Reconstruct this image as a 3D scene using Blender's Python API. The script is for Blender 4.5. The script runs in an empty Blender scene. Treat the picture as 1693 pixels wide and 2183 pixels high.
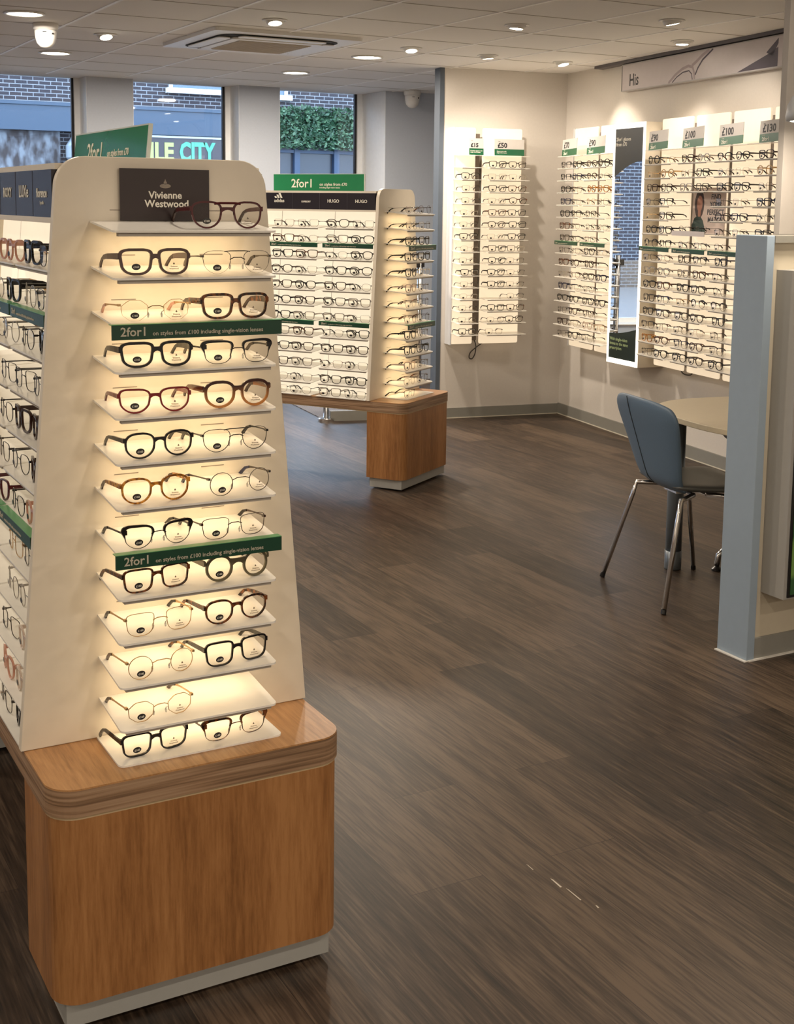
import bpy, math, random
from mathutils import Matrix, Vector
R = math.radians
sc = bpy.context.scene
col = sc.collection
rng = random.Random(7)

# ------------------------------------------------------------------ camera
F_PX, CX, CY, CAM_H = 2737.0, 837.0, 800.0, 1.6
PITCH, ROLL, YAW = R(7.58), R(0.67), R(28.69)
cam_d = bpy.data.cameras.new('camera')
cam = bpy.data.objects.new('camera', cam_d); col.objects.link(cam)
cam_d.sensor_fit = 'AUTO'; cam_d.sensor_width = 36.0
cam_d.lens = F_PX * 36.0 / 2183.0
cam_d.shift_x = (1693 / 2 - CX) / 2183.0
cam_d.shift_y = (CY - 2183 / 2) / 2183.0
cam_d.clip_start = 0.05; cam_d.clip_end = 200
cp, sp, cr, sr = math.cos(PITCH), math.sin(PITCH), math.cos(ROLL), math.sin(ROLL)
def _dir(yaw):
    v = (math.sin(yaw), -math.cos(yaw) * sp, math.cos(yaw) * cp)
    return Vector((cr * v[0] - sr * v[1], sr * v[0] + cr * v[1], v[2]))
_X = _dir(-YAW + math.pi / 2); _Y = _dir(-YAW); _Z = _X.cross(_Y) * -1
if _Z[1] > 0: _Z = -_Z
M3 = Matrix((_X, _Y, _Z))            # rows: world axes in camera (x right, y down, z forward)
right = M3 @ Vector((1, 0, 0)); up = M3 @ Vector((0, -1, 0)); back = M3 @ Vector((0, 0, -1))
cam.matrix_world = Matrix(((right[0], up[0], back[0], 0), (right[1], up[1], back[1], 0), (right[2], up[2], back[2], CAM_H), (0, 0, 0, 1)))
sc.camera = cam

# ------------------------------------------------------------------ world, colour management
w = bpy.data.worlds.new('sky'); sc.world = w; w.use_nodes = True
bg = w.node_tree.nodes['Background']
bg.inputs[0].default_value = (0.62, 0.78, 1.0, 1); bg.inputs[1].default_value = 5.8
sc.view_settings.view_transform = 'Standard'; sc.view_settings.look = 'None'
sc.view_settings.gamma = 1.0; sc.view_settings.use_curve_mapping = False
sc.view_settings.exposure = 0.88
cy = sc.cycles
cy.max_bounces = 7; cy.diffuse_bounces = 4; cy.glossy_bounces = 4; cy.transmission_bounces = 4
cy.transparent_max_bounces = 24; cy.caustics_reflective = False; cy.caustics_refractive = False
cy.sample_clamp_indirect = 4.0

WARM = (1.0, 0.86, 0.70); LEDC = (1.0, 0.76, 0.46)
P_DOWN, P_SPOT, P_SHELF = 24.0, 14.0, 0.10     # watts of downlight, adjustable spot, LED under each end shelf
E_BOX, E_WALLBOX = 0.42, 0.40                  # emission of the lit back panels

# ------------------------------------------------------------------ materials
MATS = {}
def newmat(name):
    m = bpy.data.materials.new(name); m.use_nodes = True
    nt = m.node_tree; b = nt.nodes['Principled BSDF']
    MATS[name] = m
    return m, nt, b
def mat(name, rgb, rough=0.5, metal=0.0, emis=None, es=0.0, spec=0.5, var=0.04, scale=30.0, bump=0.0, coat=0.0, alpha=None):
    if name in MATS: return MATS[name]
    m, nt, b = newmat(name)
    b.inputs['Roughness'].default_value = rough; b.inputs['Metallic'].default_value = metal
    b.inputs['Specular IOR Level'].default_value = spec
    if coat: b.inputs['Coat Weight'].default_value = coat
    tc = nt.nodes.new('ShaderNodeTexCoord'); no = nt.nodes.new('ShaderNodeTexNoise')
    no.inputs['Scale'].default_value = scale; nt.links.new(tc.outputs['Object'], no.inputs['Vector'])
    mx = nt.nodes.new('ShaderNodeMix'); mx.data_type = 'RGBA'
    mx.inputs[6].default_value = tuple(max(0, c * (1 - var)) for c in rgb) + (1,)
    mx.inputs[7].default_value = tuple(min(1, c * (1 + var)) for c in rgb) + (1,)
    nt.links.new(no.outputs['Fac'], mx.inputs[0]); nt.links.new(mx.outputs[2], b.inputs['Base Color'])
    if bump:
        bp = nt.nodes.new('ShaderNodeBump'); bp.inputs['Strength'].default_value = bump; bp.inputs['Distance'].default_value = 0.002
        nt.links.new(no.outputs['Fac'], bp.inputs['Height']); nt.links.new(bp.outputs['Normal'], b.inputs['Normal'])
    if emis:
        b.inputs['Emission Color'].default_value = tuple(emis) + (1,); b.inputs['Emission Strength'].default_value = es
    return m
def ramp(nt, stops):
    r = nt.nodes.new('ShaderNodeValToRGB'); cr_ = r.color_ramp
    while len(cr_.elements) > len(stops): cr_.elements.remove(cr_.elements[-1])
    while len(cr_.elements) < len(stops): cr_.elements.new(0.5)
    for e, (p, c) in zip(cr_.elements, stops): e.position = p; e.color = tuple(c) + (1,)
    return r
def N(nt, t, **kw):
    n = nt.nodes.new(t)
    for k, v in kw.items(): setattr(n, k, v)
    return n
def wood_mat(name, dark, mid, light, axis='Z', rough=0.45, band=9.0, sc_=1.0):
    m, nt, b = newmat(name); L = nt.links.new
    tc = N(nt, 'ShaderNodeTexCoord'); mp = N(nt, 'ShaderNodeMapping')
    s = {'Z': (9, 9, 0.8), 'X': (0.8, 14, 14), 'Y': (14, 0.8, 14)}[axis]
    mp.inputs['Scale'].default_value = tuple(q * sc_ for q in s); L(tc.outputs['Object'], mp.inputs['Vector'])
    n1 = N(nt, 'ShaderNodeTexNoise'); n1.inputs['Scale'].default_value = 1.1; n1.inputs['Detail'].default_value = 4; n1.inputs['Distortion'].default_value = 0.6
    n2 = N(nt, 'ShaderNodeTexNoise'); n2.inputs['Scale'].default_value = 11; n2.inputs['Detail'].default_value = 6; n2.inputs['Roughness'].default_value = 0.7
    L(mp.outputs[0], n1.inputs['Vector']); L(mp.outputs[0], n2.inputs['Vector'])
    ad = N(nt, 'ShaderNodeMath', operation='MULTIPLY_ADD'); ad.inputs[1].default_value = 0.55
    L(n2.outputs['Fac'], ad.inputs[0]); ad2 = N(nt, 'ShaderNodeMath', operation='MULTIPLY'); ad2.inputs[1].default_value = 0.5
    L(n1.outputs['Fac'], ad2.inputs[0]); L(ad2.outputs[0], ad.inputs[2])
    r = ramp(nt, [(0.40, dark), (0.52, mid), (0.64, light)]); L(ad.outputs[0], r.inputs[0]); L(r.outputs[0], b.inputs['Base Color'])
    bp = N(nt, 'ShaderNodeBump'); bp.inputs['Strength'].default_value = 0.15; bp.inputs['Distance'].default_value = 0.001
    L(n2.outputs['Fac'], bp.inputs['Height']); L(bp.outputs[0], b.inputs['Normal'])
    b.inputs['Roughness'].default_value = rough
    return m
def tortoise(name, a, c, rough=0.12):
    m, nt, b = newmat(name); L = nt.links.new
    tc = N(nt, 'ShaderNodeTexCoord'); no = N(nt, 'ShaderNodeTexNoise'); no.inputs['Scale'].default_value = 95; no.inputs['Detail'].default_value = 2
    L(tc.outputs['Object'], no.inputs['Vector']); r = ramp(nt, [(0.45, a), (0.60, c)]); L(no.outputs['Fac'], r.inputs[0])
    L(r.outputs[0], b.inputs['Base Color']); b.inputs['Roughness'].default_value = rough
    return m

M_WALL = mat('wall_paint', (0.68, 0.640, 0.595), 0.9, bump=0.05, scale=60)
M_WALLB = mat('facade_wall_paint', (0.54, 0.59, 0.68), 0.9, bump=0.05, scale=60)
M_REVEAL = mat('white_reveal_paint', (0.86, 0.88, 0.90), 0.6)
M_GREYTRIM = mat('grey_trim_paint', (0.085, 0.105, 0.135), 0.5)
M_SKIRT = mat('skirting_grey', (0.26, 0.255, 0.23), 0.55)
M_CAULK = mat('sealant_cream', (0.66, 0.62, 0.52), 0.6)
M_WHITE = mat('white_laminate', (0.74, 0.67, 0.56), 0.38)
M_EDGE = mat('white_edge_band', (0.70, 0.71, 0.74), 0.4)
M_SHELF = mat('shelf_white', (0.86, 0.83, 0.77), 0.22)
M_BAR = mat('shelf_bar_grey', (0.40, 0.36, 0.31), 0.5)
M_CEIL = mat('ceiling_tile', (0.86, 0.845, 0.83), 0.95, bump=0.3, scale=260, var=0.03)
M_TBAR = mat('ceiling_bar', (0.97, 0.97, 0.98), 0.5)
M_BLACK = mat('black_plastic', (0.012, 0.011, 0.012), 0.3)
M_CHROME = mat('chrome', (0.75, 0.75, 0.76), 0.12, metal=1.0, var=0.01)
M_CARD = mat('dark_brand_card', (0.030, 0.020, 0.021), 0.25, var=0.02)
M_HEAD = mat('header_black', (0.018, 0.015, 0.022), 0.22, var=0.02)
M_PRINTW = mat('printed_white', (0.82, 0.79, 0.70), 0.5)
M_PRINTC = mat('printed_cream', (0.55, 0.50, 0.40), 0.5)
M_PRINTK = mat('printed_black', (0.02, 0.02, 0.025), 0.5)
M_GREEN = mat('promo_green', (0.012, 0.115, 0.05), 0.3)
M_DGREEN = mat('strip_green', (0.006, 0.050, 0.026), 0.35)
M_STRIPTOP = mat('strip_top_green', (0.10, 0.35, 0.14), 0.3)
M_CARDW = mat('price_card_white', (0.60, 0.57, 0.55), 0.5)
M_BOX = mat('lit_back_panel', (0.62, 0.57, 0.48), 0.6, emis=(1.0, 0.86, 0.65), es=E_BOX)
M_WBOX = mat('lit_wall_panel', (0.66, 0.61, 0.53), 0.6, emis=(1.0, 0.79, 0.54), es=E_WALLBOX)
M_BORDERGLOW = mat('mirror_border_glow', (0.9, 0.9, 0.9), 0.5, emis=(1.0, 0.93, 0.80), es=0.75)
M_LAMP = mat('lamp_glow', (0.9, 0.9, 0.9), 0.5, emis=(1.0, 0.90, 0.70), es=14.0)
M_PANELJOINT = mat('panel_joint', (0.24, 0.20, 0.16), 0.6)
M_POST = mat('mounting_channel', (0.17, 0.135, 0.11), 0.5)
M_LEATHER = mat('blue_grey_leather', (0.100, 0.155, 0.225), 0.42, bump=0.3, scale=400)
M_SEATL = mat('grey_leather', (0.075, 0.078, 0.075), 0.42, bump=0.3, scale=400)
M_TABLE = mat('cream_table_top', (0.66, 0.57, 0.42), 0.4)
M_TLEG = mat('grey_metal_pedestal', (0.22, 0.26, 0.30), 0.3, metal=0.6)
M_PLINTH = mat('plinth_grey', (0.42, 0.42, 0.40), 0.4, metal=0.2)
M_PLASTW = mat('white_plastic', (0.78, 0.77, 0.75), 0.4)
M_GRILLE = mat('grille_beige', (0.50, 0.44, 0.36), 0.6)
M_DARKGAP = mat('dark_gap', (0.02, 0.018, 0.016), 0.8)
M_TAUPE = mat('taupe_paint', (0.36, 0.33, 0.30), 0.6)
M_BEIGE = mat('beige_half_wall', (0.56, 0.50, 0.39), 0.85)
M_BLUEGREY = mat('blue_grey_end_trim', (0.30, 0.375, 0.46), 0.45)
M_SIGNGREY = mat('his_sign_lilac', (0.58, 0.53, 0.54), 0.5)
M_PLUM = mat('his_sign_plum', (0.075, 0.06, 0.085), 0.5)
M_MAUVE = mat('his_sign_mauve', (0.38, 0.31, 0.33), 0.5)
M_WOOD = wood_mat('oak_laminate', (0.20, 0.082, 0.024), (0.31, 0.136, 0.044), (0.40, 0.190, 0.068))
M_WOODT = wood_mat('oak_worktop', (0.32, 0.16, 0.062), (0.45, 0.235, 0.095), (0.53, 0.29, 0.125), axis='Y', rough=0.35)
def ply_mat():
    m, nt, b = newmat('layered_oak_edge'); L = nt.links.new
    tc = N(nt, 'ShaderNodeTexCoord'); mp = N(nt, 'ShaderNodeMapping'); mp.inputs['Scale'].default_value = (3, 3, 160); L(tc.outputs['Object'], mp.inputs[0])
    no = N(nt, 'ShaderNodeTexNoise'); no.inputs['Scale'].default_value = 1.0; no.inputs['Detail'].default_value = 3; L(mp.outputs[0], no.inputs[0])
    r = ramp(nt, [(0.33, (0.15, 0.085, 0.045)), (0.5, (0.29, 0.175, 0.10)), (0.68, (0.38, 0.25, 0.155))]); L(no.outputs[0], r.inputs[0]); L(r.outputs[0], b.inputs[0])
    b.inputs['Roughness'].default_value = 0.5
    return m
M_PLY = ply_mat()
def floor_mat():
    m, nt, b = newmat('dark_oak_planks'); L = nt.links.new
    tc = N(nt, 'ShaderNodeTexCoord'); mp = N(nt, 'ShaderNodeMapping'); mp.inputs['Rotation'].default_value = (0, 0, R(90)); L(tc.outputs['Object'], mp.inputs[0])
    br = N(nt, 'ShaderNodeTexBrick'); br.offset = 0.37; L(mp.outputs[0], br.inputs['Vector'])
    br.inputs['Color1'].default_value = (0, 0, 0, 1); br.inputs['Color2'].default_value = (1, 1, 1, 1); br.inputs['Mortar'].default_value = (0.5, 0.5, 0.5, 1)
    br.inputs['Scale'].default_value = 1.0; br.inputs['Brick Width'].default_value = 1.22; br.inputs['Row Height'].default_value = 0.2; br.inputs['Mortar Size'].default_value = 0.0012; br.inputs['Mortar Smooth'].default_value = 0.6
    # per-plank offset of the grain
    sx = N(nt, 'ShaderNodeSeparateColor'); L(br.outputs['Color'], sx.inputs[0])
    mp2 = N(nt, 'ShaderNodeMapping'); mp2.inputs['Scale'].default_value = (26, 1.5, 1); L(tc.outputs['Object'], mp2.inputs[0])
    cb = N(nt, 'ShaderNodeCombineXYZ'); L(sx.outputs[0], cb.inputs[2])
    mu = N(nt, 'ShaderNodeVectorMath', operation='SCALE'); mu.inputs['Scale'].default_value = 7; L(cb.outputs[0], mu.inputs[0])
    va = N(nt, 'ShaderNodeVectorMath', operation='ADD'); L(mp2.outputs[0], va.inputs[0]); L(mu.outputs[0], va.inputs[1])
    n1 = N(nt, 'ShaderNodeTexNoise'); n1.inputs['Scale'].default_value = 1.0; n1.inputs['Detail'].default_value = 8; n1.inputs['Roughness'].default_value = 0.68; n1.inputs['Distortion'].default_value = 0.8; L(va.outputs[0], n1.inputs[0])
    mp3 = N(nt, 'ShaderNodeMapping'); mp3.inputs['Scale'].default_value = (150, 7, 1); L(tc.outputs['Object'], mp3.inputs[0])
    n2 = N(nt, 'ShaderNodeTexNoise'); n2.inputs['Scale'].default_value = 1.0; n2.inputs['Detail'].default_value = 4; L(mp3.outputs[0], n2.inputs[0])
    a = N(nt, 'ShaderNodeMath', operation='MULTIPLY_ADD'); a.inputs[1].default_value = 0.42; L(n2.outputs[0], a.inputs[0])
    a2 = N(nt, 'ShaderNodeMath', operation='MULTIPLY_ADD'); a2.inputs[1].default_value = 0.13; L(sx.outputs[0], a2.inputs[0])
    a3 = N(nt, 'ShaderNodeMath', operation='MULTIPLY'); a3.inputs[1].default_value = 0.48; L(n1.outputs[0], a3.inputs[0]); L(a3.outputs[0], a2.inputs[2]); L(a2.outputs[0], a.inputs[2])
    r = ramp(nt, [(0.38, (0.013, 0.008, 0.005)), (0.50, (0.045, 0.029, 0.019)), (0.62, (0.108, 0.073, 0.048))]); L(a.outputs[0], r.inputs[0])
    mx = N(nt, 'ShaderNodeMix'); mx.data_type = 'RGBA'; L(br.outputs['Fac'], mx.inputs[0]); L(r.outputs[0], mx.inputs[6]); mx.inputs[7].default_value = (0.02, 0.013, 0.01, 1)
    L(mx.outputs[2], b.inputs[0]); b.inputs['Roughness'].default_value = 0.43
    bp = N(nt, 'ShaderNodeBump'); bp.inputs['Strength'].default_value = 0.25; bp.inputs['Distance'].default_value = 0.001; L(a.outputs[0], bp.inputs['Height']); L(bp.outputs[0], b.inputs['Normal'])
    return m
M_FLOOR = floor_mat()
def brick_mat():
    m, nt, b = newmat('street_brick'); L = nt.links.new
    tc = N(nt, 'ShaderNodeTexCoord'); mp = N(nt, 'ShaderNodeMapping'); mp.inputs['Rotation'].default_value = (R(-90), 0, 0); L(tc.outputs['Object'], mp.inputs[0])
    br = N(nt, 'ShaderNodeTexBrick'); L(mp.outputs[0], br.inputs['Vector'])
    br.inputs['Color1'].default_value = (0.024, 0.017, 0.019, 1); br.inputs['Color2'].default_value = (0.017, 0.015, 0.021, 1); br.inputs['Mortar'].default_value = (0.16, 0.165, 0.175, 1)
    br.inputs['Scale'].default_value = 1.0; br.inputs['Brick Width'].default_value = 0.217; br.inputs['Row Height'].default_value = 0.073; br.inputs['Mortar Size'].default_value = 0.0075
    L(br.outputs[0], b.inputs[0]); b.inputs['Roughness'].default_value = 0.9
    return m
M_BRICK = brick_mat()
def glass_mat(name, tint, gl=0.06):
    m, nt, b = newmat(name); nt.nodes.remove(b); L = nt.links.new
    t = N(nt, 'ShaderNodeBsdfTransparent'); t.inputs[0].default_value = tuple(tint) + (1,)
    g = N(nt, 'ShaderNodeBsdfGlossy'); g.inputs['Roughness'].default_value = 0.02
    fr = N(nt, 'ShaderNodeFresnel'); fr.inputs[0].default_value = 1.45
    ad = N(nt, 'ShaderNodeMath', operation='MULTIPLY'); ad.inputs[1].default_value = gl; L(fr.outputs[0], ad.inputs[0])
    mx = N(nt, 'ShaderNodeMixShader'); L(ad.outputs[0], mx.inputs[0]); L(t.outputs[0], mx.inputs[1]); L(g.outputs[0], mx.inputs[2])
    L(mx.outputs[0], nt.nodes['Material Output'].inputs[0])
    return m
M_GLASS = glass_mat('window_glass', (0.93, 0.96, 0.98), 1.3)
M_LENS = glass_mat('lens_glass', (0.965, 0.955, 0.935), 0.22)
M_MIRROR = mat('mirror_silver', (0.86, 0.88, 0.90), 0.01, metal=1.0, var=0.0)
def weather_mat():
    m, nt, b = newmat('weathered_panel'); L = nt.links.new
    tc = N(nt, 'ShaderNodeTexCoord'); mp = N(nt, 'ShaderNodeMapping'); mp.inputs['Scale'].default_value = (3, 3, 1.4); L(tc.outputs['Object'], mp.inputs[0])
    no = N(nt, 'ShaderNodeTexNoise'); no.inputs['Scale'].default_value = 2.2; no.inputs['Detail'].default_value = 8; L(mp.outputs[0], no.inputs[0])
    r = ramp(nt, [(0.40, (0.026, 0.020, 0.020)), (0.52, (0.075, 0.075, 0.083)), (0.62, (0.125, 0.135, 0.15))]); L(no.outputs[0], r.inputs[0]); L(r.outputs[0], b.inputs[0])
    b.inputs['Roughness'].default_value = 0.9
    return m
M_WEATHER = weather_mat()
def stripes_mat(name, a, c, sx_, ax=0):
    m, nt, b = newmat(name); L = nt.links.new
    tc = N(nt, 'ShaderNodeTexCoord'); wv = N(nt, 'ShaderNodeTexWave'); wv.inputs['Scale'].default_value = sx_; wv.bands_direction = 'XYZ'[ax]; L(tc.outputs['Object'], wv.inputs[0])
    r = ramp(nt, [(0.35, a), (0.6, c)]); L(wv.outputs[1], r.inputs[0]); L(r.outputs[0], b.inputs[0]); b.inputs['Roughness'].default_value = 0.9
    return m
# spectacle materials
FM = {
 'black': mat('frame_black', (0.008, 0.007, 0.008), 0.12, var=0.0),
 'dark brown': mat('frame_dark_brown', (0.035, 0.014, 0.009), 0.15),
 'tortoiseshell': tortoise('frame_tortoiseshell', (0.018, 0.007, 0.004), (0.17, 0.050, 0.012)),
 'amber': tortoise('frame_amber', (0.22, 0.075, 0.010), (0.62, 0.27, 0.035)),
 'grey-brown': mat('frame_grey_brown', (0.095, 0.060, 0.052), 0.12),
 'gold': mat('frame_gold', (0.60, 0.40, 0.20), 0.25, metal=0.9, var=0.0),
 'silver': mat('frame_silver', (0.42, 0.39, 0.36), 0.25, metal=0.8, var=0.0),
 'gunmetal': mat('frame_gunmetal', (0.10, 0.085, 0.075), 0.25, metal=0.7, var=0.0),
 'red': mat('frame_red', (0.19, 0.010, 0.012), 0.15),
 'crystal': mat('frame_crystal', (0.62, 0.50, 0.42), 0.08),
 'pink': mat('frame_pink', (0.55, 0.28, 0.20), 0.12),
 'navy': mat('frame_navy', (0.015, 0.020, 0.060), 0.15),
 'olive-grey': mat('frame_olive_grey', (0.13, 0.11, 0.065), 0.15),
 'green': mat('frame_green', (0.02, 0.05, 0.035), 0.15),
 'burgundy': mat('frame_burgundy', (0.075, 0.012, 0.015), 0.15),
}
def grad_mat():
    m, nt, b = newmat('frame_brown_to_orange'); L = nt.links.new
    tc = N(nt, 'ShaderNodeTexCoord'); se = N(nt, 'ShaderNodeSeparateXYZ'); L(tc.outputs['Object'], se.inputs[0])
    mr = N(nt, 'ShaderNodeMapRange'); mr.inputs[1].default_value = 0.012; mr.inputs[2].default_value = 0.042; L(se.outputs[2], mr.inputs[0])
    r = ramp(nt, [(0.0, (0.50, 0.20, 0.05)), (1.0, (0.045, 0.012, 0.008))]); L(mr.outputs[0], r.inputs[0]); L(r.outputs[0], b.inputs[0]); b.inputs['Roughness'].default_value = 0.12
    return m
FM['brown-to-orange'] = grad_mat()

# ------------------------------------------------------------------ mesh helpers
class MB:
    def __init__(s): s.v = []; s.f = []; s.m = []
    def add(s, vs, fs, mi=0):
        o = len(s.v); s.v += [tuple(v) for v in vs]; s.f += [tuple(i + o for i in f) for f in fs]; s.m += [mi] * len(fs); return s
    def box(s, x0, x1, y0, y1, z0, z1, mi=0):
        vs = [(x, y, z) for z in (z0, z1) for y in (y0, y1) for x in (x0, x1)]
        return s.add(vs, [(0, 2, 3, 1), (4, 5, 7, 6), (0, 1, 5, 4), (2, 6, 7, 3), (0, 4, 6, 2), (1, 3, 7, 5)], mi)
    def prism(s, pts, a, b, mi=0, plane='XY'):
        n = len(pts); mp = {'XY': lambda p, q: (p[0], p[1], q), 'XZ': lambda p, q: (p[0], q, p[1]), 'YZ': lambda p, q: (q, p[0], p[1])}[plane]
        vs = [mp(p, a) for p in pts] + [mp(p, b) for p in pts]
        fs = [tuple(range(n))[::-1], tuple(range(n, 2 * n))] + [(i, (i + 1) % n, n + (i + 1) % n, n + i) for i in range(n)]
        if plane == 'XZ': fs = [f[::-1] for f in fs]
        return s.add(vs, fs, mi)
    def tube(s, pts, r, n=8, mi=0, closed=False, r2=None):
        P = [Vector(p) for p in pts]; k = len(P); rr = r if isinstance(r, (list, tuple)) else [r] * k
        vs = []; ref = Vector((0, 0, 1))
        for i in range(k):
            if closed: d = P[(i + 1) % k] - P[i - 1]
            else: d = P[min(i + 1, k - 1)] - P[max(i - 1, 0)]
            d.normalize(); rf = ref if abs(d.z) < 0.95 else Vector((1, 0, 0))
            a = d.cross(rf).normalized(); b_ = a.cross(d).normalized()
            if i and (a.dot(pa) < 0): a = -a; b_ = -b_
            pa = a
            for j in range(n):
                t = 2 * math.pi * j / n; vs.append(P[i] + (a * math.cos(t) + b_ * math.sin(t)) * rr[i])
        fs = []
        for i in range(k if closed else k - 1):
            for j in range(n):
                fs.append((i * n + j, i * n + (j + 1) % n, ((i + 1) % k) * n + (j + 1) % n, ((i + 1) % k) * n + j))
        if not closed: fs += [tuple(range(n))[::-1], tuple(range((k - 1) * n, k * n))]
        return s.add(vs, fs, mi)
    def lathe(s, prof, n=24, c=(0, 0, 0), mi=0):
        vs = []; k = len(prof)
        for r, z in prof:
            for j in range(n):
                t = 2 * math.pi * j / n; vs.append((c[0] + r * math.cos(t), c[1] + r * math.sin(t), c[2] + z))
        fs = [(i * n + j, i * n + (j + 1) % n, (i + 1) * n + (j + 1) % n, (i + 1) * n + j) for i in range(k - 1) for j in range(n)]
        fs += [tuple(range(n))[::-1], tuple(range((k - 1) * n, k * n))]
        return s.add(vs, fs, mi)
    def mesh(s, name, mats, smooth=False):
        me = bpy.data.meshes.new(name); me.from_pydata(s.v, [], s.f)
        for m in (mats if isinstance(mats, (list, tuple)) else [mats]): me.materials.append(m)
        me.polygons.foreach_set('material_index', s.m)
        if smooth: me.polygons.foreach_set('use_smooth', [True] * len(s.f))
        me.validate(); me.update()
        return me
def tag(o, label=None, cat=None, group=None, kind=None):
    if label: o['label'] = label
    if cat: o['category'] = cat
    if group: o['group'] = group
    if kind: o['kind'] = kind
    return o
def obj(name, data, parent=None, M=None):
    o = bpy.data.objects.new(name, data); col.objects.link(o)
    if parent: o.parent = parent
    if M is not None: o.matrix_basis = M
    return o
def part(name, mb, mats, parent=None, M=None, smooth=False, bevel=0.0):
    o = obj(name, mb.mesh(name, mats, smooth), parent, M)
    if bevel:
        md = o.modifiers.new('edge', 'BEVEL'); md.width = bevel; md.segments = 2; md.limit_method = 'ANGLE'
    return o
def struct(name, mb, mats, M=None, bevel=0.0): return tag(part(name, mb, mats, None, M, bevel=bevel), kind='structure')
def T(x=0, y=0, z=0): return Matrix.Translation((x, y, z))
def RZ(d): return Matrix.Rotation(R(d), 4, 'Z')
def RX(d): return Matrix.Rotation(R(d), 4, 'X')
def RY(d): return Matrix.Rotation(R(d), 4, 'Y')
def rrect(x0, x1, y0, y1, r, n=6, corners=(1, 1, 1, 1)):
    pts = []
    for i, (cx_, cy_, a0) in enumerate([(x0 + r, y0 + r, 180), (x1 - r, y0 + r, 270), (x1 - r, y1 - r, 0), (x0 + r, y1 - r, 90)]):
        if corners[i]:
            for k in range(n + 1):
                a = R(a0 + 90 * k / n); pts.append((cx_ + r * math.cos(a), cy_ + r * math.sin(a)))
        else: pts.append(((x0, x1, x1, x0)[i], (y0, y0, y1, y1)[i]))
    return pts
TXT = {}
def text_mesh(body, size, m, align='LEFT', bold=0.0, ext=0.0003, shear=0.0, sx=1.0):
    key = (body, size, m.name, align, bold, ext, shear, sx)
    if key in TXT: return TXT[key]
    c = bpy.data.curves.new('lettering', 'FONT'); c.body = body; c.size = size; c.align_x = align; c.extrude = ext; c.offset = bold; c.shear = shear; c.resolution_u = 2
    o = bpy.data.objects.new('lettering_tmp', c); col.objects.link(o); bpy.context.view_layer.update()
    me = bpy.data.meshes.new_from_object(o); bpy.data.objects.remove(o)
    me.transform(Matrix.Diagonal((sx, 1, 1, 1))); me.transform(RX(90)); me.materials.clear(); me.materials.append(m); me.name = 'lettering'
    TXT[key] = me
    return me
def lettering(body, size, m, parent, M, **k): return obj('lettering', text_mesh(body, size, m, **k), parent, M)

# ------------------------------------------------------------------ room shell (x right along the tile grid, y towards the windows)
CEIL = 2.593
COR = Vector((5.895, 8.07, 0)); WA = 9.24
Cd = Vector((math.sin(R(WA)), math.cos(R(WA)), 0)); Dd = Vector((math.cos(R(WA)), -math.sin(R(WA)), 0))
struct('floor', MB().box(-4, 9.5, -3.5, 10.75, -0.1, 0), M_FLOOR)
struct('ceiling', MB().box(-4, 9.5, -3.5, 10.75, CEIL, CEIL + 0.1), M_CEIL)
g = MB()
for i in range(-9, 13):
    x = 1.95 + 0.6 * (i - 0); 
    if -4 < x < 9.4: g.box(x - 0.009, x + 0.009, -3.4, 10.4, CEIL - 0.0035, CEIL + 0.001)
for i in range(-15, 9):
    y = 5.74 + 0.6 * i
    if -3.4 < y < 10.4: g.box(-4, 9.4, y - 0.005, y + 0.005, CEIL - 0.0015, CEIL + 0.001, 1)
struct('ceiling_grid', g, [M_TBAR, mat('ceiling_bar_shade', (0.42, 0.38, 0.34), 0.8)])  # cross bars coloured dark to stand in for their shadow lines
struct('wall_back', MB().box(-4, 9.5, -3.6, -3.5, 0, CEIL), M_WALL)
struct('wall_left', MB().box(-4.1, -4, -3.5, 10.75, 0, CEIL), M_WALL)
struct('wall_side', MB().box(9.4, 9.5, -3.5, 10.75, 0, CEIL), M_WALL)
MRW = Matrix.Translation(COR) @ RZ(-90 - WA)      # display wall: local x along the wall towards the viewer, local -y into the room
MLW = Matrix.Translation(COR) @ RZ(-WA)           # short wall: local x towards the corner (negative = away from it)
struct('wall_right', MB().box(-0.1, 8.6, 0, 0.12, 0, CEIL), M_WALL, MRW)
struct('wall_partition', MB().box(-1.0, 0.0, 0, 0.10, 0, CEIL), M_WALL, MLW)
struct('trim_1', MB().box(-1.035, -1.0, -0.004, 0.104, 0, CEIL), M_GREYTRIM, MLW)
struct('baseboard_right', MB().box(0.012, 8.4, -0.014, -0.001, 0.006, 0.078).box(0.012, 8.4, -0.014, -0.001, 0.078, 0.084), [M_SKIRT], MRW)
struct('baseboard_partition', MB().box(-1.0, -0.014, -0.014, -0.001, 0.006, 0.078), [M_SKIRT], MLW)
struct('trim_2', MB().box(0.02, 8.4, -0.018, -0.001, 0, 0.006), M_CAULK, MRW)
struct('trim_3', MB().box(-1.0, -0.02, -0.018, -0.001, 0, 0.006), M_CAULK, MLW)
# facade wall: three windows in view, unseen ones further left added for daylight
YF = 10.45; YG = 10.68; ZS, ZT = 0.45, CEIL
wins = [(1.95, 2.88), (3.262, 4.195), (4.57, 5.483), (0.64, 1.57), (-0.67, 0.26), (-1.98, -1.05), (-3.29, -2.36)]
b = MB()
edges = [-4.0] + [e for w_ in wins for e in w_] + [5.483]
for x0, x1 in ((1.57, 1.95), (0.26, 0.64), (-1.05, -0.67), (-2.36, -1.98), (-4, -3.29)): b.box(x0, x1, YF, 10.75, 0, CEIL)
b.box(2.88, 3.262, YF, 10.75, 0, CEIL).box(4.195, 4.57, YF, 10.75, 0, CEIL)
for x0, x1 in wins: b.box(x0, x1, YF, 10.75, 0, ZS)
struct('wall_front', b, M_WALLB)
struct('wall_front_return', MB().box(5.483, 9.4, 10.2, 10.75, 0, CEIL), M_WALLB)
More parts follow.
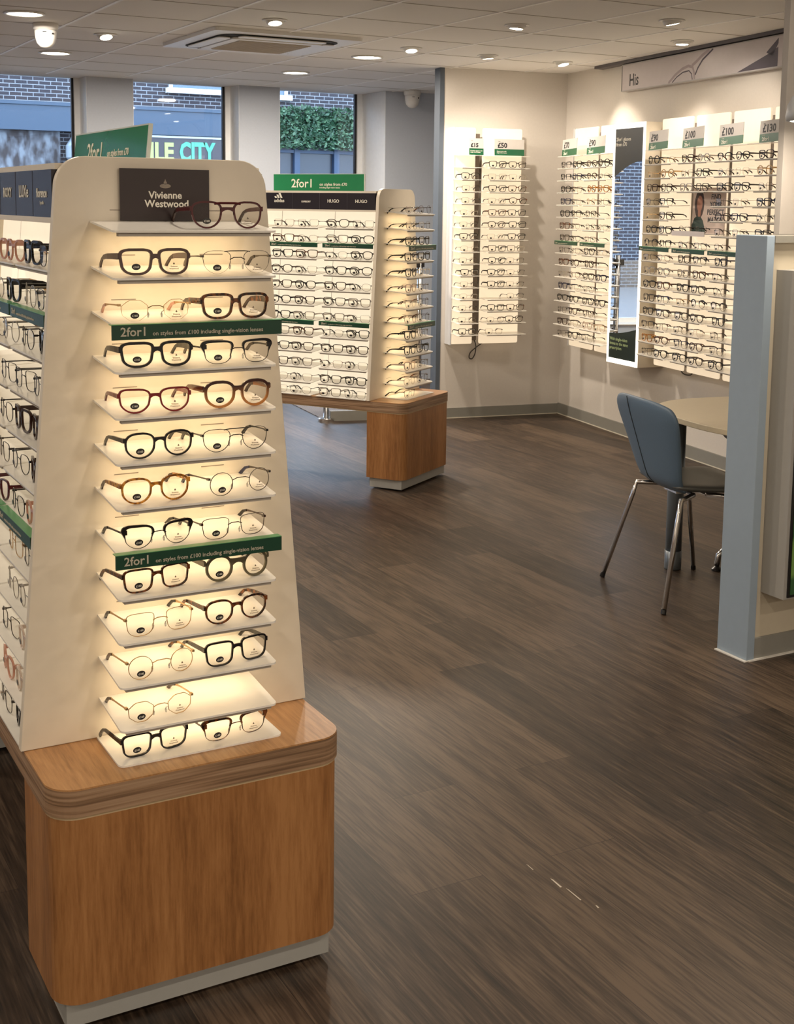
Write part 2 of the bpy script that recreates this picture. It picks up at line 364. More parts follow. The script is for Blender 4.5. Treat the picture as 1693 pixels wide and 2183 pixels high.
for i, (x0, x1) in enumerate(wins):
    n = i + 1
    r = MB(); r.box(x1 - 0.004, x1 - 0.0005, 10.203 if i == 2 else YF + 0.002, YG - 0.02, ZS, ZT - 0.001).box(x0 + 0.0005, x0 + 0.004, YF + 0.002, YG - 0.02, ZS, ZT - 0.001).box(x0, x1, YF - 0.02, YG - 0.02, ZS, ZS + 0.01)
    struct('window_%d_reveal' % n, r, M_REVEAL)
    f = MB(); f.box(x1 - 0.05, x1 - 0.004, YG - 0.03, YG + 0.03, ZS, ZT).box(x0 + 0.004, x0 + 0.05, YG - 0.03, YG + 0.03, ZS, ZT).box(x0 + 0.05, x1 - 0.05, YG - 0.03, YG + 0.03, ZS, ZS + 0.05)
    wo = struct('window_%d' % n, f, M_REVEAL)
    part('gasket', MB().box(x1 - 0.068, x1 - 0.05, YG - 0.012, YG + 0.02, ZS + 0.05, ZT), M_BLACK, wo)
    part('glass', MB().box(x0 + 0.05, x1 - 0.05, YG - 0.003, YG + 0.003, ZS + 0.05, ZT), M_GLASS, wo)

# ------------------------------------------------------------------ street outside
YS = 24.5
struct('street', MB().box(-12, 30, 10.8, 24.5, -0.25, -0.15), mat('asphalt', (0.10, 0.10, 0.105), 0.9))
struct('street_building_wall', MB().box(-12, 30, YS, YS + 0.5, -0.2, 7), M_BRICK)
struct('shop_wall_back', MB().box(-12, 30, 10.78, 10.9, CEIL + 0.05, 3.6), M_BRICK)
tag(part('fascia_board', MB().box(0.5, 10.55, YS - 0.25, YS - 0.03, 2.88, 3.40).box(0.5, 10.55, YS - 0.28, YS - 0.25, 3.34, 3.40), mat('fascia_blue', (0.017, 0.035, 0.062), 0.5)), 'blue-grey shop fascia board across the street below the bricks', 'fascia')
tag(part('shutter_panel', MB().box(2.0, 6.2, YS - 0.12, YS - 0.03, 0, 2.88), M_WEATHER), 'weathered stained panel below the fascia across the street', 'panel')
ss = obj('shop_sign', MB().box(6.95, 10.3, YS - 0.2, YS, 2.28, 2.83).mesh('shop_sign', mat('sign_dark', (0.014, 0.010, 0.016), 0.4)))
tag(ss, 'black street shop sign with lime and mint green capital letters', 'shop sign')
part('sign_edge', MB().box(6.95, 10.3, YS - 0.22, YS, 2.83, 2.87), mat('sign_edge_white', (0.35, 0.38, 0.42), 0.5), ss)
M_LIME = mat('letter_lime', (0.24, 0.28, 0.08), 0.5, emis=(0.75, 0.95, 0.3), es=0.05); M_MINT = mat('letter_mint', (0.03, 0.20, 0.13), 0.5, emis=(0.15, 0.85, 0.55), es=0.06)
lettering('MOBILE', 0.47, M_LIME, ss, T(8.38, YS - 0.205, 2.40), align='RIGHT', bold=0.018, ext=0.01, sx=0.84)
lettering('CITY', 0.50, M_MINT, ss, T(8.50, YS - 0.205, 2.40), bold=0.022, ext=0.01, sx=0.66)
ps = part('projecting_sign', MB().prism([(6.32, 2.62), (6.44, 2.80), (6.62, 2.80), (6.62, 2.30), (6.50, 2.22), (6.32, 2.40)], YS - 0.55, YS - 0.03, 0, 'XZ'), mat('projecting_white', (0.32, 0.36, 0.40), 0.5))
part('green_face', MB().prism([(6.33, 2.60), (6.40, 2.72), (6.53, 2.50), (6.53, 2.36), (6.45, 2.25), (6.33, 2.42)], YS - 0.56, YS - 0.552, 0, 'XZ'), mat('projecting_green', (0.18, 0.40, 0.17), 0.5), ps)
tag(ps, 'small hexagonal white and green sign projecting from street shop', 'sign')
for nm, x0, x1, z0, lb in (('upstairs_window', 8.36, 10.2, 3.80, 'upstairs street window with a bright white sill above the fascia'), ('upstairs_window', 10.45, 10.87, 3.77, 'upstairs street window corner with white frame above the hedge')):
    uw = obj(nm, MB().box(x0, x1, YS - 0.03, YS - 0.005, z0, 5).mesh(nm, mat('street_pane', (0.05, 0.08, 0.12), 0.1)))
    part('sill', MB().box(x0 - 0.06, x1 + 0.08, YS - 0.12, YS, z0 - 0.10, z0), mat('sill_white', (0.6, 0.64, 0.66), 0.5), uw)
    part('frame', MB().box(x1 - 0.07, x1, YS - 0.06, YS, z0, 5).box(x0, x0 + 0.07, YS - 0.06, YS, z0, 5), mat('sill_white', (0.6, 0.64, 0.66), 0.5), uw)
    tag(uw, lb, 'window')
sf = obj('shopfront', MB().box(10.55, 14, YS - 0.1, YS - 0.005, -0.15, 2.82).mesh('shopfront', mat('shopfront_dark', (0.02, 0.022, 0.03), 0.25)))
tag(sf, 'dark glazed shopfront with blue posts under the hedge across the street', 'shopfront')
for x in (10.96, 11.86, 12.72): part('post', MB().box(x, x + 0.12, YS - 0.2, YS - 0.1, -0.15, 2.82), mat('shopfront_blue', (0.012, 0.03, 0.065), 0.5), sf)
part('rail', MB().box(10.55, 14, YS - 0.18, YS - 0.1, 2.62, 2.68), mat('shopfront_blue', (0.012, 0.03, 0.065), 0.5), sf)
hb = MB(); hr = random.Random(3)
hb.box(10.58, 14.0, YS - 0.28, YS - 0.02, 2.86, 3.42, 2)
for i in range(4200):
    x, z = hr.uniform(10.5, 14.0), hr.uniform(2.70, 3.50); y = YS - 0.28 - hr.uniform(0, 0.14); L_ = hr.uniform(0.05, 0.13); a = hr.uniform(-2.2, 2.2); ti = hr.uniform(-0.7, 0.7)
    dx, dz = math.sin(a) * L_, math.cos(a) * L_; px, pz = dz * 0.22, -dx * 0.22
    hb.add([(x, y, z), (x + dx / 2 + px, y - 0.02 + ti * 0.05, z + dz / 2 + pz), (x + dx, y + ti * 0.05, z + dz), (x + dx / 2 - px, y - 0.02 - ti * 0.05, z + dz / 2 - pz)], [(0, 1, 2, 3)], hr.choice((0, 0, 1)))
tag(part('hedge', hb, [mat('leaf_green', (0.011, 0.045, 0.018), 0.5), mat('leaf_light', (0.05, 0.105, 0.05), 0.5), mat('leaf_dark', (0.008, 0.03, 0.015), 0.9)]), 'dense green leafy hedge strip above the street shopfront', 'hedge', kind='stuff')

# ------------------------------------------------------------------ ceiling fittings
def area(name, parent, M, power, size, size_y=None, color=WARM, spread=180):
    l = bpy.data.lights.new(name, 'AREA'); l.energy = power; l.color = color; l.size = size; l.spread = R(spread)
    if size_y: l.shape = 'RECTANGLE'; l.size_y = size_y
    else: l.shape = 'DISK'
    return obj(name, l, parent, M)
DL = [(1.645, 7.162, 'beside the dome camera'), (2.248, 8.92, 'between dome camera and brick window view'), (4.118, 7.936, 'beside the air conditioning cassette'), (4.142, 9.172, 'closest to the window piers')]
def downlight(x, y, label=None, power=1.0):
    root = obj('downlight', MB().lathe([(0.108, 0), (0.112, -0.004), (0.098, -0.010), (0.090, -0.004), (0.088, -0.001)], 32).mesh('downlight', M_PLASTW, True), None, T(x, y, CEIL))
    part('diffuser', MB().lathe([(0.086, -0.002), (0.080, -0.006), (0.04, -0.0075)], 28), M_LAMP, root)
    area('lamp', root, T(0, 0, -0.02), P_DOWN * power, 0.17)
    tag(root, label or 'unseen round ceiling downlight added behind the viewer', 'ceiling light', 'recessed downlights')
for x, y, s in DL: downlight(x, y, 'glowing round recessed downlight ' + s)
for x in (-2.5, -0.6, 1.3, 3.2, 5.1):  # unseen downlights, added out of view to light the near room
    for y in (-2.2, 0.2, 2.6, 4.9):
        if (x, y) in ((3.2, 4.9), (5.1, 4.9)): continue
        downlight(x, y, 'unseen round recessed downlight added out over the near floor', power={-2.2: 0.62, 0.2: 0.34, 2.6: 0.15, 4.9: 0.7}[y])
def spotlight(x, y, aim, label, power=None, lit=True, size=75):
    root = obj('spotlight', MB().lathe([(0.068, 0), (0.071, -0.004), (0.060, -0.008), (0.056, -0.002)], 28).mesh('spotlight', M_PLASTW, True), None, T(x, y, CEIL))
    a = Vector(aim) - Vector((x, y, CEIL)); q = a.to_track_quat('-Z', 'Y').to_matrix().to_4x4()
    q2 = (a.normalized() * 0.55 + Vector((-0.10, -0.16, -1))).to_track_quat('-Z', 'Y').to_matrix().to_4x4()
    part('eyeball', MB().lathe([(0.030, 0.012), (0.050, 0.002), (0.050, -0.014), (0.046, -0.026), (0.036, -0.028)], 24), M_PLASTW, root, T(0, 0, 0.006) @ q2, smooth=True)
    if lit: part('bulb', MB().lathe([(0.036, -0.0285), (0.022, -0.031)], 20), M_LAMP, root, T(0, 0, 0.006) @ q2)
    l = bpy.data.lights.new('beam', 'SPOT'); l.energy = power or P_SPOT; l.color = WARM; l.spot_size = R(size); l.spot_blend = 0.7; l.shadow_soft_size = 0.03
    obj('beam', l, root, T(0, 0, -0.045) @ q)
    tag(root, label, 'spotlight', 'adjustable ceiling spotlights')
def rw(s, n, z=0): return tuple((MRW @ Vector((s, -n, z))))
spotlight(2.264, 7.779, (2.9, 6.5, 1.2), 'small bright spotlight between dome camera and air cassette')
spotlight(2.877, 6.645, (3.2, 5.6, 0), 'small spotlight on the viewer side of the air cassette')
spotlight(4.12, 7.33, (4.2, 6.6, 0.6), 'small tilted spotlight above the far display stand')
spotlight(4.089, 6.085, (4.1, 6.9, 1.0), 'open gimbal spotlight in the tile before the corner')
spotlight(4.747, 7.403, (5.62, 8.11, 1.25), 'dim spotlight beside the grey trim edge in front of £50 rack', power=24, size=95)
spotlight(5.388, 7.44, rw(0.95, 0.0, 1.9), 'bright spotlight in front of the room corner', size=62)
spotlight(4.676, 5.48, rw(2.3, 0.0, 1.9), 'large spotlight with half lit bulb above the table', size=70)
spotlight(5.299, 6.109, rw(1.5, 0.1, 1.2), 'ringed spotlight next to the His sign', size=70)
# air conditioning cassette
ac = obj('air_conditioner', MB().prism(rrect(-0.475, 0.475, -0.475, 0.475, 0.03), CEIL - 0.022, CEIL - 0.0005).mesh('air_conditioner', M_PLASTW), None, T(3.165, 7.53, 0))
tag(ac, 'square white ceiling air conditioning cassette with beige centre grille', 'air conditioner')
part('dark_recess', MB().prism(rrect(-0.385, 0.385, -0.385, 0.385, 0.12), CEIL - 0.026, CEIL - 0.0222), M_DARKGAP, ac)
part('centre_frame', MB().prism(rrect(-0.29, 0.29, -0.29, 0.29, 0.03), CEIL - 0.040, CEIL - 0.0262), M_PLASTW, ac, bevel=0.004)
gr = MB().box(-0.235, 0.235, -0.235, 0.235, CEIL - 0.043, CEIL - 0.0402)
for k in range(16): gr.box(-0.23, 0.23, -0.225 + k * 0.03, -0.215 + k * 0.03, CEIL - 0.0455, CEIL - 0.043)
part('grille', gr, M_GRILLE, ac)
for k in range(4):
    v = MB().prism(rrect(-0.28, 0.28, -0.378, -0.300, 0.03), CEIL - 0.036, CEIL - 0.030)
    part('vane', v, M_PLASTW, ac, RZ(90 * k))
def dome_cam(x, y, label, s=1.0):
    root = obj('dome_camera', MB().lathe([(0.076, 0), (0.078, -0.012), (0.074, -0.034), (0.066, -0.044)], 32).mesh('dome_camera', M_PLASTW, True), None, T(x, y, CEIL) @ Matrix.Scale(s, 4))
    part('housing', MB().lathe([(0.066, -0.044), (0.067, -0.050), (0.064, -0.085), (0.055, -0.118), (0.035, -0.142), (0.012, -0.150)], 32), M_PLASTW, root, smooth=True)
    part('slot', MB().box(-0.035, -0.012, -0.0690, -0.0630, -0.060, -0.056), M_BLACK, root)
    part('slot', MB().box(0.022, 0.034, -0.0615, -0.0550, -0.070, -0.060), M_BLACK, root)
    tag(root, label, 'camera')
dome_cam(1.84, 7.506, 'white ceiling dome camera near the large downlight', 0.92)
dome_cam(5.66, 10.04, 'white ceiling dome camera by the far window reveal', 1.0)

# ------------------------------------------------------------------ spectacles
def outline(sh, w_, h_, n=30):
    p, tp, cat = sh.get('p', 2.6), sh.get('taper', 0.06), sh.get('cat', 0.0); hexa = sh.get('hex', 0); out = []
    for i in range(n):
        a = 2 * math.pi * i / n
        if hexa:
            k = hexa; s_ = 2 * math.pi / k; aa = (a + s_ / 2) % s_ - s_ / 2; r_ = math.cos(s_ / 2) / math.cos(aa); r_ = r_ * 0.35 + 0.65 * (r_ + 0.03)
            x, z = r_ * math.cos(a), r_ * math.sin(a)
        else:
            c, s_ = math.cos(a), math.sin(a)
            if s_ < 0: p = sh['pb'] * (-s_) ** 1.0 + sh['p'] * (1 + s_) if False else sh['pb'] + (sh['p'] - sh['pb']) * (1 + s_) ** 3
            else: p = sh['p']
            x = math.copysign(abs(c) ** (2 / p), c); z = math.copysign(abs(s_) ** (2 / p), s_)
        x *= 1 + tp * z
        z += cat * max(0, x) ** 2 * (z > 0) * 0.5 - sh.get('sag', 0) * max(0, -x) * max(0, -z) * -0.3
        out.append((x * w_ / 2, z * h_ / 2))
    return out       # +x = towards the temple
SHAPES = {
 'rectangular': dict(p=5.0, pb=3.4, taper=0.09), 'square': dict(p=4.6, pb=2.9, taper=0.12), 'round': dict(p=2.05, pb=2.05, taper=0.0), 'panto': dict(p=2.7, pb=2.15, taper=0.08),
 'cat-eye': dict(p=3.2, pb=2.2, taper=0.14, cat=0.30), 'aviator': dict(p=3.0, pb=2.2, taper=0.16), 'hexagonal': dict(hex=6, pb=2, taper=0.02), 'geometric': dict(hex=8, pb=2, taper=0.08),
}
def specs_parts(shape, kind, h_=0.041, w_=0.053, seed=0, double=False, W=0.144):
    """kind: acetate, thick, wire, brow, rimless"""
    sh = SHAPES[shape]; n = 30
    if shape in ('round', 'hexagonal'): w_, h_ = 0.048, 0.045
    t = {'acetate': 0.0032, 'thick': 0.0047, 'wire': 0.0011, 'brow': 0.0011, 'rimless': 0.0009}[kind]
    dep = {'acetate': 0.0040, 'thick': 0.0045, 'wire': 0.0016, 'brow': 0.0016, 'rimless': 0.0014}[kind]
    cx_ = W / 2 - w_ / 2 - t - 0.003; zc = h_ / 2 + t
    wrap = lambda x: 0.005 * (x / 0.07) ** 2
    front = MB(); lenses = []
    ol = outline(sh, w_, h_, n)
    for sd in (-1, 1):
        inner = [(sd * (cx_ + x), zc + z) for x, z in ol]; vs = []; rng_i = range(n)
        for i, (x, z) in enumerate(ol):
            r_ = math.hypot(x, z) or 1; tt = t
            if kind in ('acetate', 'thick') and z > 0: tt = t * (1.0 + 0.30 * z / (h_ / 2))
            if kind == 'brow':
                q_ = min(1, max(0, (z / h_ + 0.02) / 0.22)); q_ = q_ * q_ * (3 - 2 * q_); tt = 0.0011 + q_ * (0.0036 + 0.003 * max(0, x / (w_ / 2)))
            if kind == 'rimless' and z < -h_ * 0.1: tt = 0.0003
            ox, oz = x + x / r_ * tt, z + z / r_ * tt
            dd = dep if not (kind == 'brow' and z > -h_ * 0.02) else 0.004
            for (qx, qz) in ((x, z), (ox, oz)):
                X = sd * (cx_ + qx); vs.append((X, wrap(X) - dd / 2, zc + qz)); vs.append((X, wrap(X) + dd / 2, zc + qz))
        fs = []
        for i in range(n):
            j = (i + 1) % n; a, c = 4 * i, 4 * j
            fs += [(a, c, c + 2, a + 2), (a + 1, a + 3, c + 3, c + 1), (a + 2, c + 2, c + 3, a + 3), (a, a + 1, c + 1, c)]
        front.add(vs, fs)
        lenses.append(MB().add([(x, wrap(x), z) for x, z in inner], [tuple(range(n))]))
        # end piece / hinge block
        zt = zc + h_ * 0.27; hh = 0.0045 if kind in ('acetate', 'thick') else 0.0022
        xo = sd * (W / 2 - 0.004)
        front.box(min(xo, sd * (W / 2 + 0.001)), max(xo, sd * (W / 2 + 0.001)), wrap(W / 2) - 0.002, wrap(W / 2) + 0.007, zt - hh, zt + hh)
        if kind == 'brow': front.box(min(sd * (cx_ + w_ * 0.44), sd * (W / 2 + 0.001)), max(sd * (cx_ + w_ * 0.44), sd * (W / 2 + 0.001)), 0.002, 0.0070, zt - 0.003, zt + 0.006)
    xi = cx_ - w_ / 2 - t * 0.3
    if kind in ('acetate', 'thick'):
        hb_ = 0.0042 if kind == 'acetate' else 0.0062; zb = zc + h_ * 0.22; k = 6
        for s_ in range(k):
            xa, xb = -xi + 2 * xi * s_ / k, -xi + 2 * xi * (s_ + 1) / k
            za, zb_ = (zb + 0.003 * (1 - (x_ / xi) ** 2) for x_ in (xa, xb))
            h1, h2 = (hb_ * (0.75 + 0.9 * abs(x_ / xi) ** 2) for x_ in (xa, xb))
            front.add([(xa, -dep / 2, za - h1), (xb, -dep / 2, zb_ - h2), (xb, -dep / 2, zb_ + h2 * 0.7), (xa, -dep / 2, za + h1 * 0.7), (xa, dep / 2, za - h1), (xb, dep / 2, zb_ - h2), (xb, dep / 2, zb_ + h2 * 0.7), (xa, dep / 2, za + h1 * 0.7)],
                      [(0, 1, 2, 3), (4, 7, 6, 5), (0, 4, 5, 1), (3, 2, 6, 7)])
    else:
        front.tube([(-xi - 0.001, 0, zc + h_ * 0.12), (-xi * 0.5, -0.001, zc + h_ * 0.21), (xi * 0.5, -0.001, zc + h_ * 0.21), (xi + 0.001, 0, zc + h_ * 0.12)], 0.0010, 6)
    if double:
        rb = 0.0011 if kind in ('wire', 'brow', 'rimless') else 0.0026
        front.tube([(-xi - 0.012, 0, zc + h_ * 0.47), (-xi, -0.001, zc + h_ * 0.5), (xi, -0.001, zc + h_ * 0.5), (xi + 0.012, 0, zc + h_ * 0.47)], rb, 6)
    pads = []
    if kind in ('wire', 'brow', 'rimless'):
        for sd in (-1, 1):
            p = MB().tube([(sd * (xi + 0.001), 0.001, zc - 0.001), (sd * (xi - 0.001), 0.006, zc - 0.004), (sd * (xi - 0.0015), 0.006, zc - 0.008)], [0.0005, 0.0012, 0.0022], 6)
            p.tube([(sd * (xi - 0.0015), 0.006, zc - 0.008), (sd * (xi - 0.001), 0.006, zc - 0.014)], [0.0023, 0.0012], 6); pads.append(p)
    zt = zc + h_ * 0.27; temples = []; tips = []
    ht = {'acetate': 0.0042, 'thick': 0.0060, 'wire': 0.0014, 'brow': 0.0018, 'rimless': 0.0014}[kind]; th = 0.0017 if kind in ('acetate', 'thick') else 0.0009
    for sd in (-1, 1):
        X = sd * (W / 2 - 0.001); zt2 = max(0.006, zt - 0.034)
        path = [(X, 0.006, zt, ht), (X + sd * 0.001, 0.03, zt, ht * 0.95), (X + sd * 0.001, 0.06, zt - 0.0005, ht * 0.9), (X, 0.085, zt - 0.002, max(0.0024, ht * 0.72))]
        tip = [(X, 0.083, zt - 0.002, max(0.0026, ht * 0.75)), (X - sd * 0.001, 0.098, zt - 0.006, 0.0028), (X - sd * 0.002, 0.111, zt - 0.016, 0.0032), (X - sd * 0.004, 0.124, zt2, 0.0038), (X - sd * 0.005, 0.1265, zt2 - 0.003, 0.0018)]
        for pth, lst, tk in ((path, temples, th), (tip, tips, 0.0017)):
            mb = MB(); vs = []
            for k, (x, y, z, hh) in enumerate(pth):
                a = pth[max(k - 1, 0)]; c = pth[min(k + 1, len(pth) - 1)]; dy, dz = c[1] - a[1], c[2] - a[2]; l_ = math.hypot(dy, dz); ny, nz = -dz / l_, dy / l_
                for sx_, sz_ in ((-1, -1), (1, -1), (1, 1), (-1, 1)): vs.append((x + sx_ * tk, y + ny * hh * sz_, z + nz * hh * sz_))
            fs = [(0, 1, 2, 3), tuple(4 * (len(pth) - 1) + q for q in (3, 2, 1, 0))]
            for k in range(len(pth) - 1):
                for q in range(4): fs.append((4 * k + q, 4 * k + 4 + q, 4 * k + 4 + (q + 1) % 4, 4 * k + (q + 1) % 4))
            lst.append(mb.add(vs, fs))
    zs = 0.0115 + t; xs = -cx_ - w_ * 0.02
    sticker = MB().add([(xs + 0.0088 * math.cos(2 * math.pi * k / 20), -0.0012, zs + 0.0060 * math.sin(2 * math.pi * k / 20)) for k in range(20)], [tuple(range(20))[::-1]])
    return dict(front=front, lens=lenses, temple=temples, tip=tips, pad=pads, sticker=sticker, cx=cx_, zs=zs, xs=xs, t=t)
M_STICK = mat('price_sticker_black', (0.012, 0.010, 0.010), 0.35)
M_TINY = mat('lens_print_grey', (0.16, 0.12, 0.08), 0.6)
M_PAD = mat('nose_pad', (0.75, 0.70, 0.6), 0.2)
CACHE = {}
def specs_meshes(shape, kind, colour, tipc, rimc=None, **k):
    key = (shape, kind, colour, tipc, rimc, tuple(sorted(k.items())))
    if key not in CACHE:
        P = specs_parts(shape, kind, **k); fm, tm = FM[colour], FM[tipc]
        CACHE[key] = dict(front=P['front'].mesh('frame_front', fm), lens=[l.mesh('lens', M_LENS) for l in P['lens']], temple=[x.mesh('temple', FM[rimc] if rimc else fm) for x in P['temple']], tip=[x.mesh('temple_tip', tm) for x in P['tip']],
                          pad=[x.mesh('nose_pad', M_PAD, True) for x in P['pad']], sticker=P['sticker'].mesh('price_sticker', M_STICK), P=P)
        one = MB(); mats = [fm, tm, M_LENS, M_STICK]
        def app(mb, mi): one.add(mb.v, mb.f, mi)
        app(P['front'], 0)
        for x in P['temple']: app(x, 0)
        for x in P['tip']: app(x, 1)
        for x in P['lens']: app(x, 2)
        app(P['sticker'], 3)
        CACHE[key]['one'] = (one, mats, None)
    return CACHE[key]
NGL = [0]
def eyeglasses(M, style, label, group, level=2):
    """level 2: all parts and print; 1: main parts; 0: one mesh"""
    shape, kind, colour, tipc = style[:4]; kw = dict(style[4]) if len(style) > 4 else {}
    c = specs_meshes(shape, kind, colour, tipc, **kw); NGL[0] += 1
    if level == 0:
        if c['one'][2] is None: c['one'] = (c['one'][0], c['one'][1], c['one'][0].mesh('eyeglasses', c['one'][1]))
        return tag(obj('eyeglasses', c['one'][2], None, M), label, 'eyeglasses', group)
    r = tag(obj('eyeglasses', None, None, M), label, 'eyeglasses', group); r.empty_display_size = 0.02
    obj('frame_front', c['front'], r)
    for l in c['lens']: obj('lens', l, r)
    for a, b_ in zip(c['temple'], c['tip']): obj('temple_tip', b_, obj('temple', a, r))
    st = obj('price_sticker', c['sticker'], r); P = c['P']
    if level == 2:
        for p in c['pad']: obj('nose_pad', p, r)
        lettering('£160', 0.0056, M_PRINTW, st, T(P['xs'], -0.0016, P['zs'] - 0.0021), align='CENTER', bold=0.0001, ext=0.00005)
        x = P['cx']; z = P['t'] + 0.010
        lettering('Vivienne\nWestwood', 0.0042, M_TINY, r, T(x, 0.0004, z), align='CENTER', bold=0.0001, ext=0.00005)
        part('orb_print', MB().add([(x - 0.0022, 0.0003, z + 0.006), (x, 0.0003, z + 0.005), (x + 0.0022, 0.0003, z + 0.006), (x, 0.0003, z + 0.0095)], [(0, 1, 2, 3)]), M_TINY, r)
    return r
ORD = ['zeroth', 'first', 'second', 'third', 'fourth', 'fifth', 'sixth', 'seventh', 'eighth', 'ninth', 'tenth', 'eleventh', 'twelfth', 'thirteenth', 'fourteenth', 'fifteenth', 'sixteenth']
KN = {'acetate': '', 'thick': 'chunky ', 'wire': 'thin-rimmed ', 'brow': 'browline ', 'rimless': 'half-rim '}
def sname(st): return KN[st[1]] + st[2] + ' ' + st[0]
def pick(dark=0.62):
    k = rng.random()
    if k < dark:
        return (rng.choice(['rectangular', 'square', 'square', 'panto', 'rectangular', 'round']), rng.choice(['acetate', 'acetate', 'wire', 'brow']), rng.choice(['black', 'black', 'dark brown', 'gunmetal', 'navy']), 'black')
    return (rng.choice(['rectangular', 'square', 'panto', 'round', 'geometric']), rng.choice(['wire', 'acetate', 'wire', 'rimless']), rng.choice(['silver', 'gold', 'tortoiseshell', 'grey-brown', 'crystal', 'gunmetal', 'silver']), rng.choice(['dark brown', 'tortoiseshell', 'black']))

# ------------------------------------------------------------------ display stands
PZ = [1.562 - 0.0883 * i for i in range(12)]      # shelf heights of both stands
SL = 0.0842
def shelf_slab(w_, d, drop=0.012, t=0.004, rc=0.012):
    """x -w/2..w/2, y 0 (front) .. d (back), top surface z=0 at the back and -drop at the front"""
    pts = rrect(-w_ / 2, w_ / 2, 0, d, rc, 4, (1, 1, 0, 0)); mb = MB(); n = len(pts)
    zz = lambda y: -drop * (1 - y / d)
    vs = [(x, y, zz(y)) for x, y in pts] + [(x, y, zz(y) - t) for x, y in pts]
    return mb.add(vs, [tuple(range(n)), tuple(range(n, 2 * n))[::-1]] + [(i, i + n, (i + 1) % n + n, (i + 1) % n) for i in range(n)])
def strip(parent, w_, d, txt='2for1', small=True, drop=0.012, hh=0.026, big=0.024, full=False):
    s = part('promo_strip', MB().box(-w_ / 2, w_ / 2, -0.004, -0.001, -drop - 0.001 - hh, -drop + 0.001).box(-w_ / 2, w_ / 2, -0.004, 0.016, -drop + 0.0005, -drop + 0.0022, 1), [M_DGREEN, M_STRIPTOP], parent)
    lettering(txt, big, M_PRINTC, s, T(-w_ / 2 + 0.016, -0.0044, -drop - hh + 0.006), bold=0.0003)
    lettering('on styles from £100 including single-vision lenses', big * 0.475, M_PRINTC, s, T(-w_ / 2 + 0.016 + big * 2.6, -0.0044, -drop - hh + 0.006), bold=0.0001)
    return s
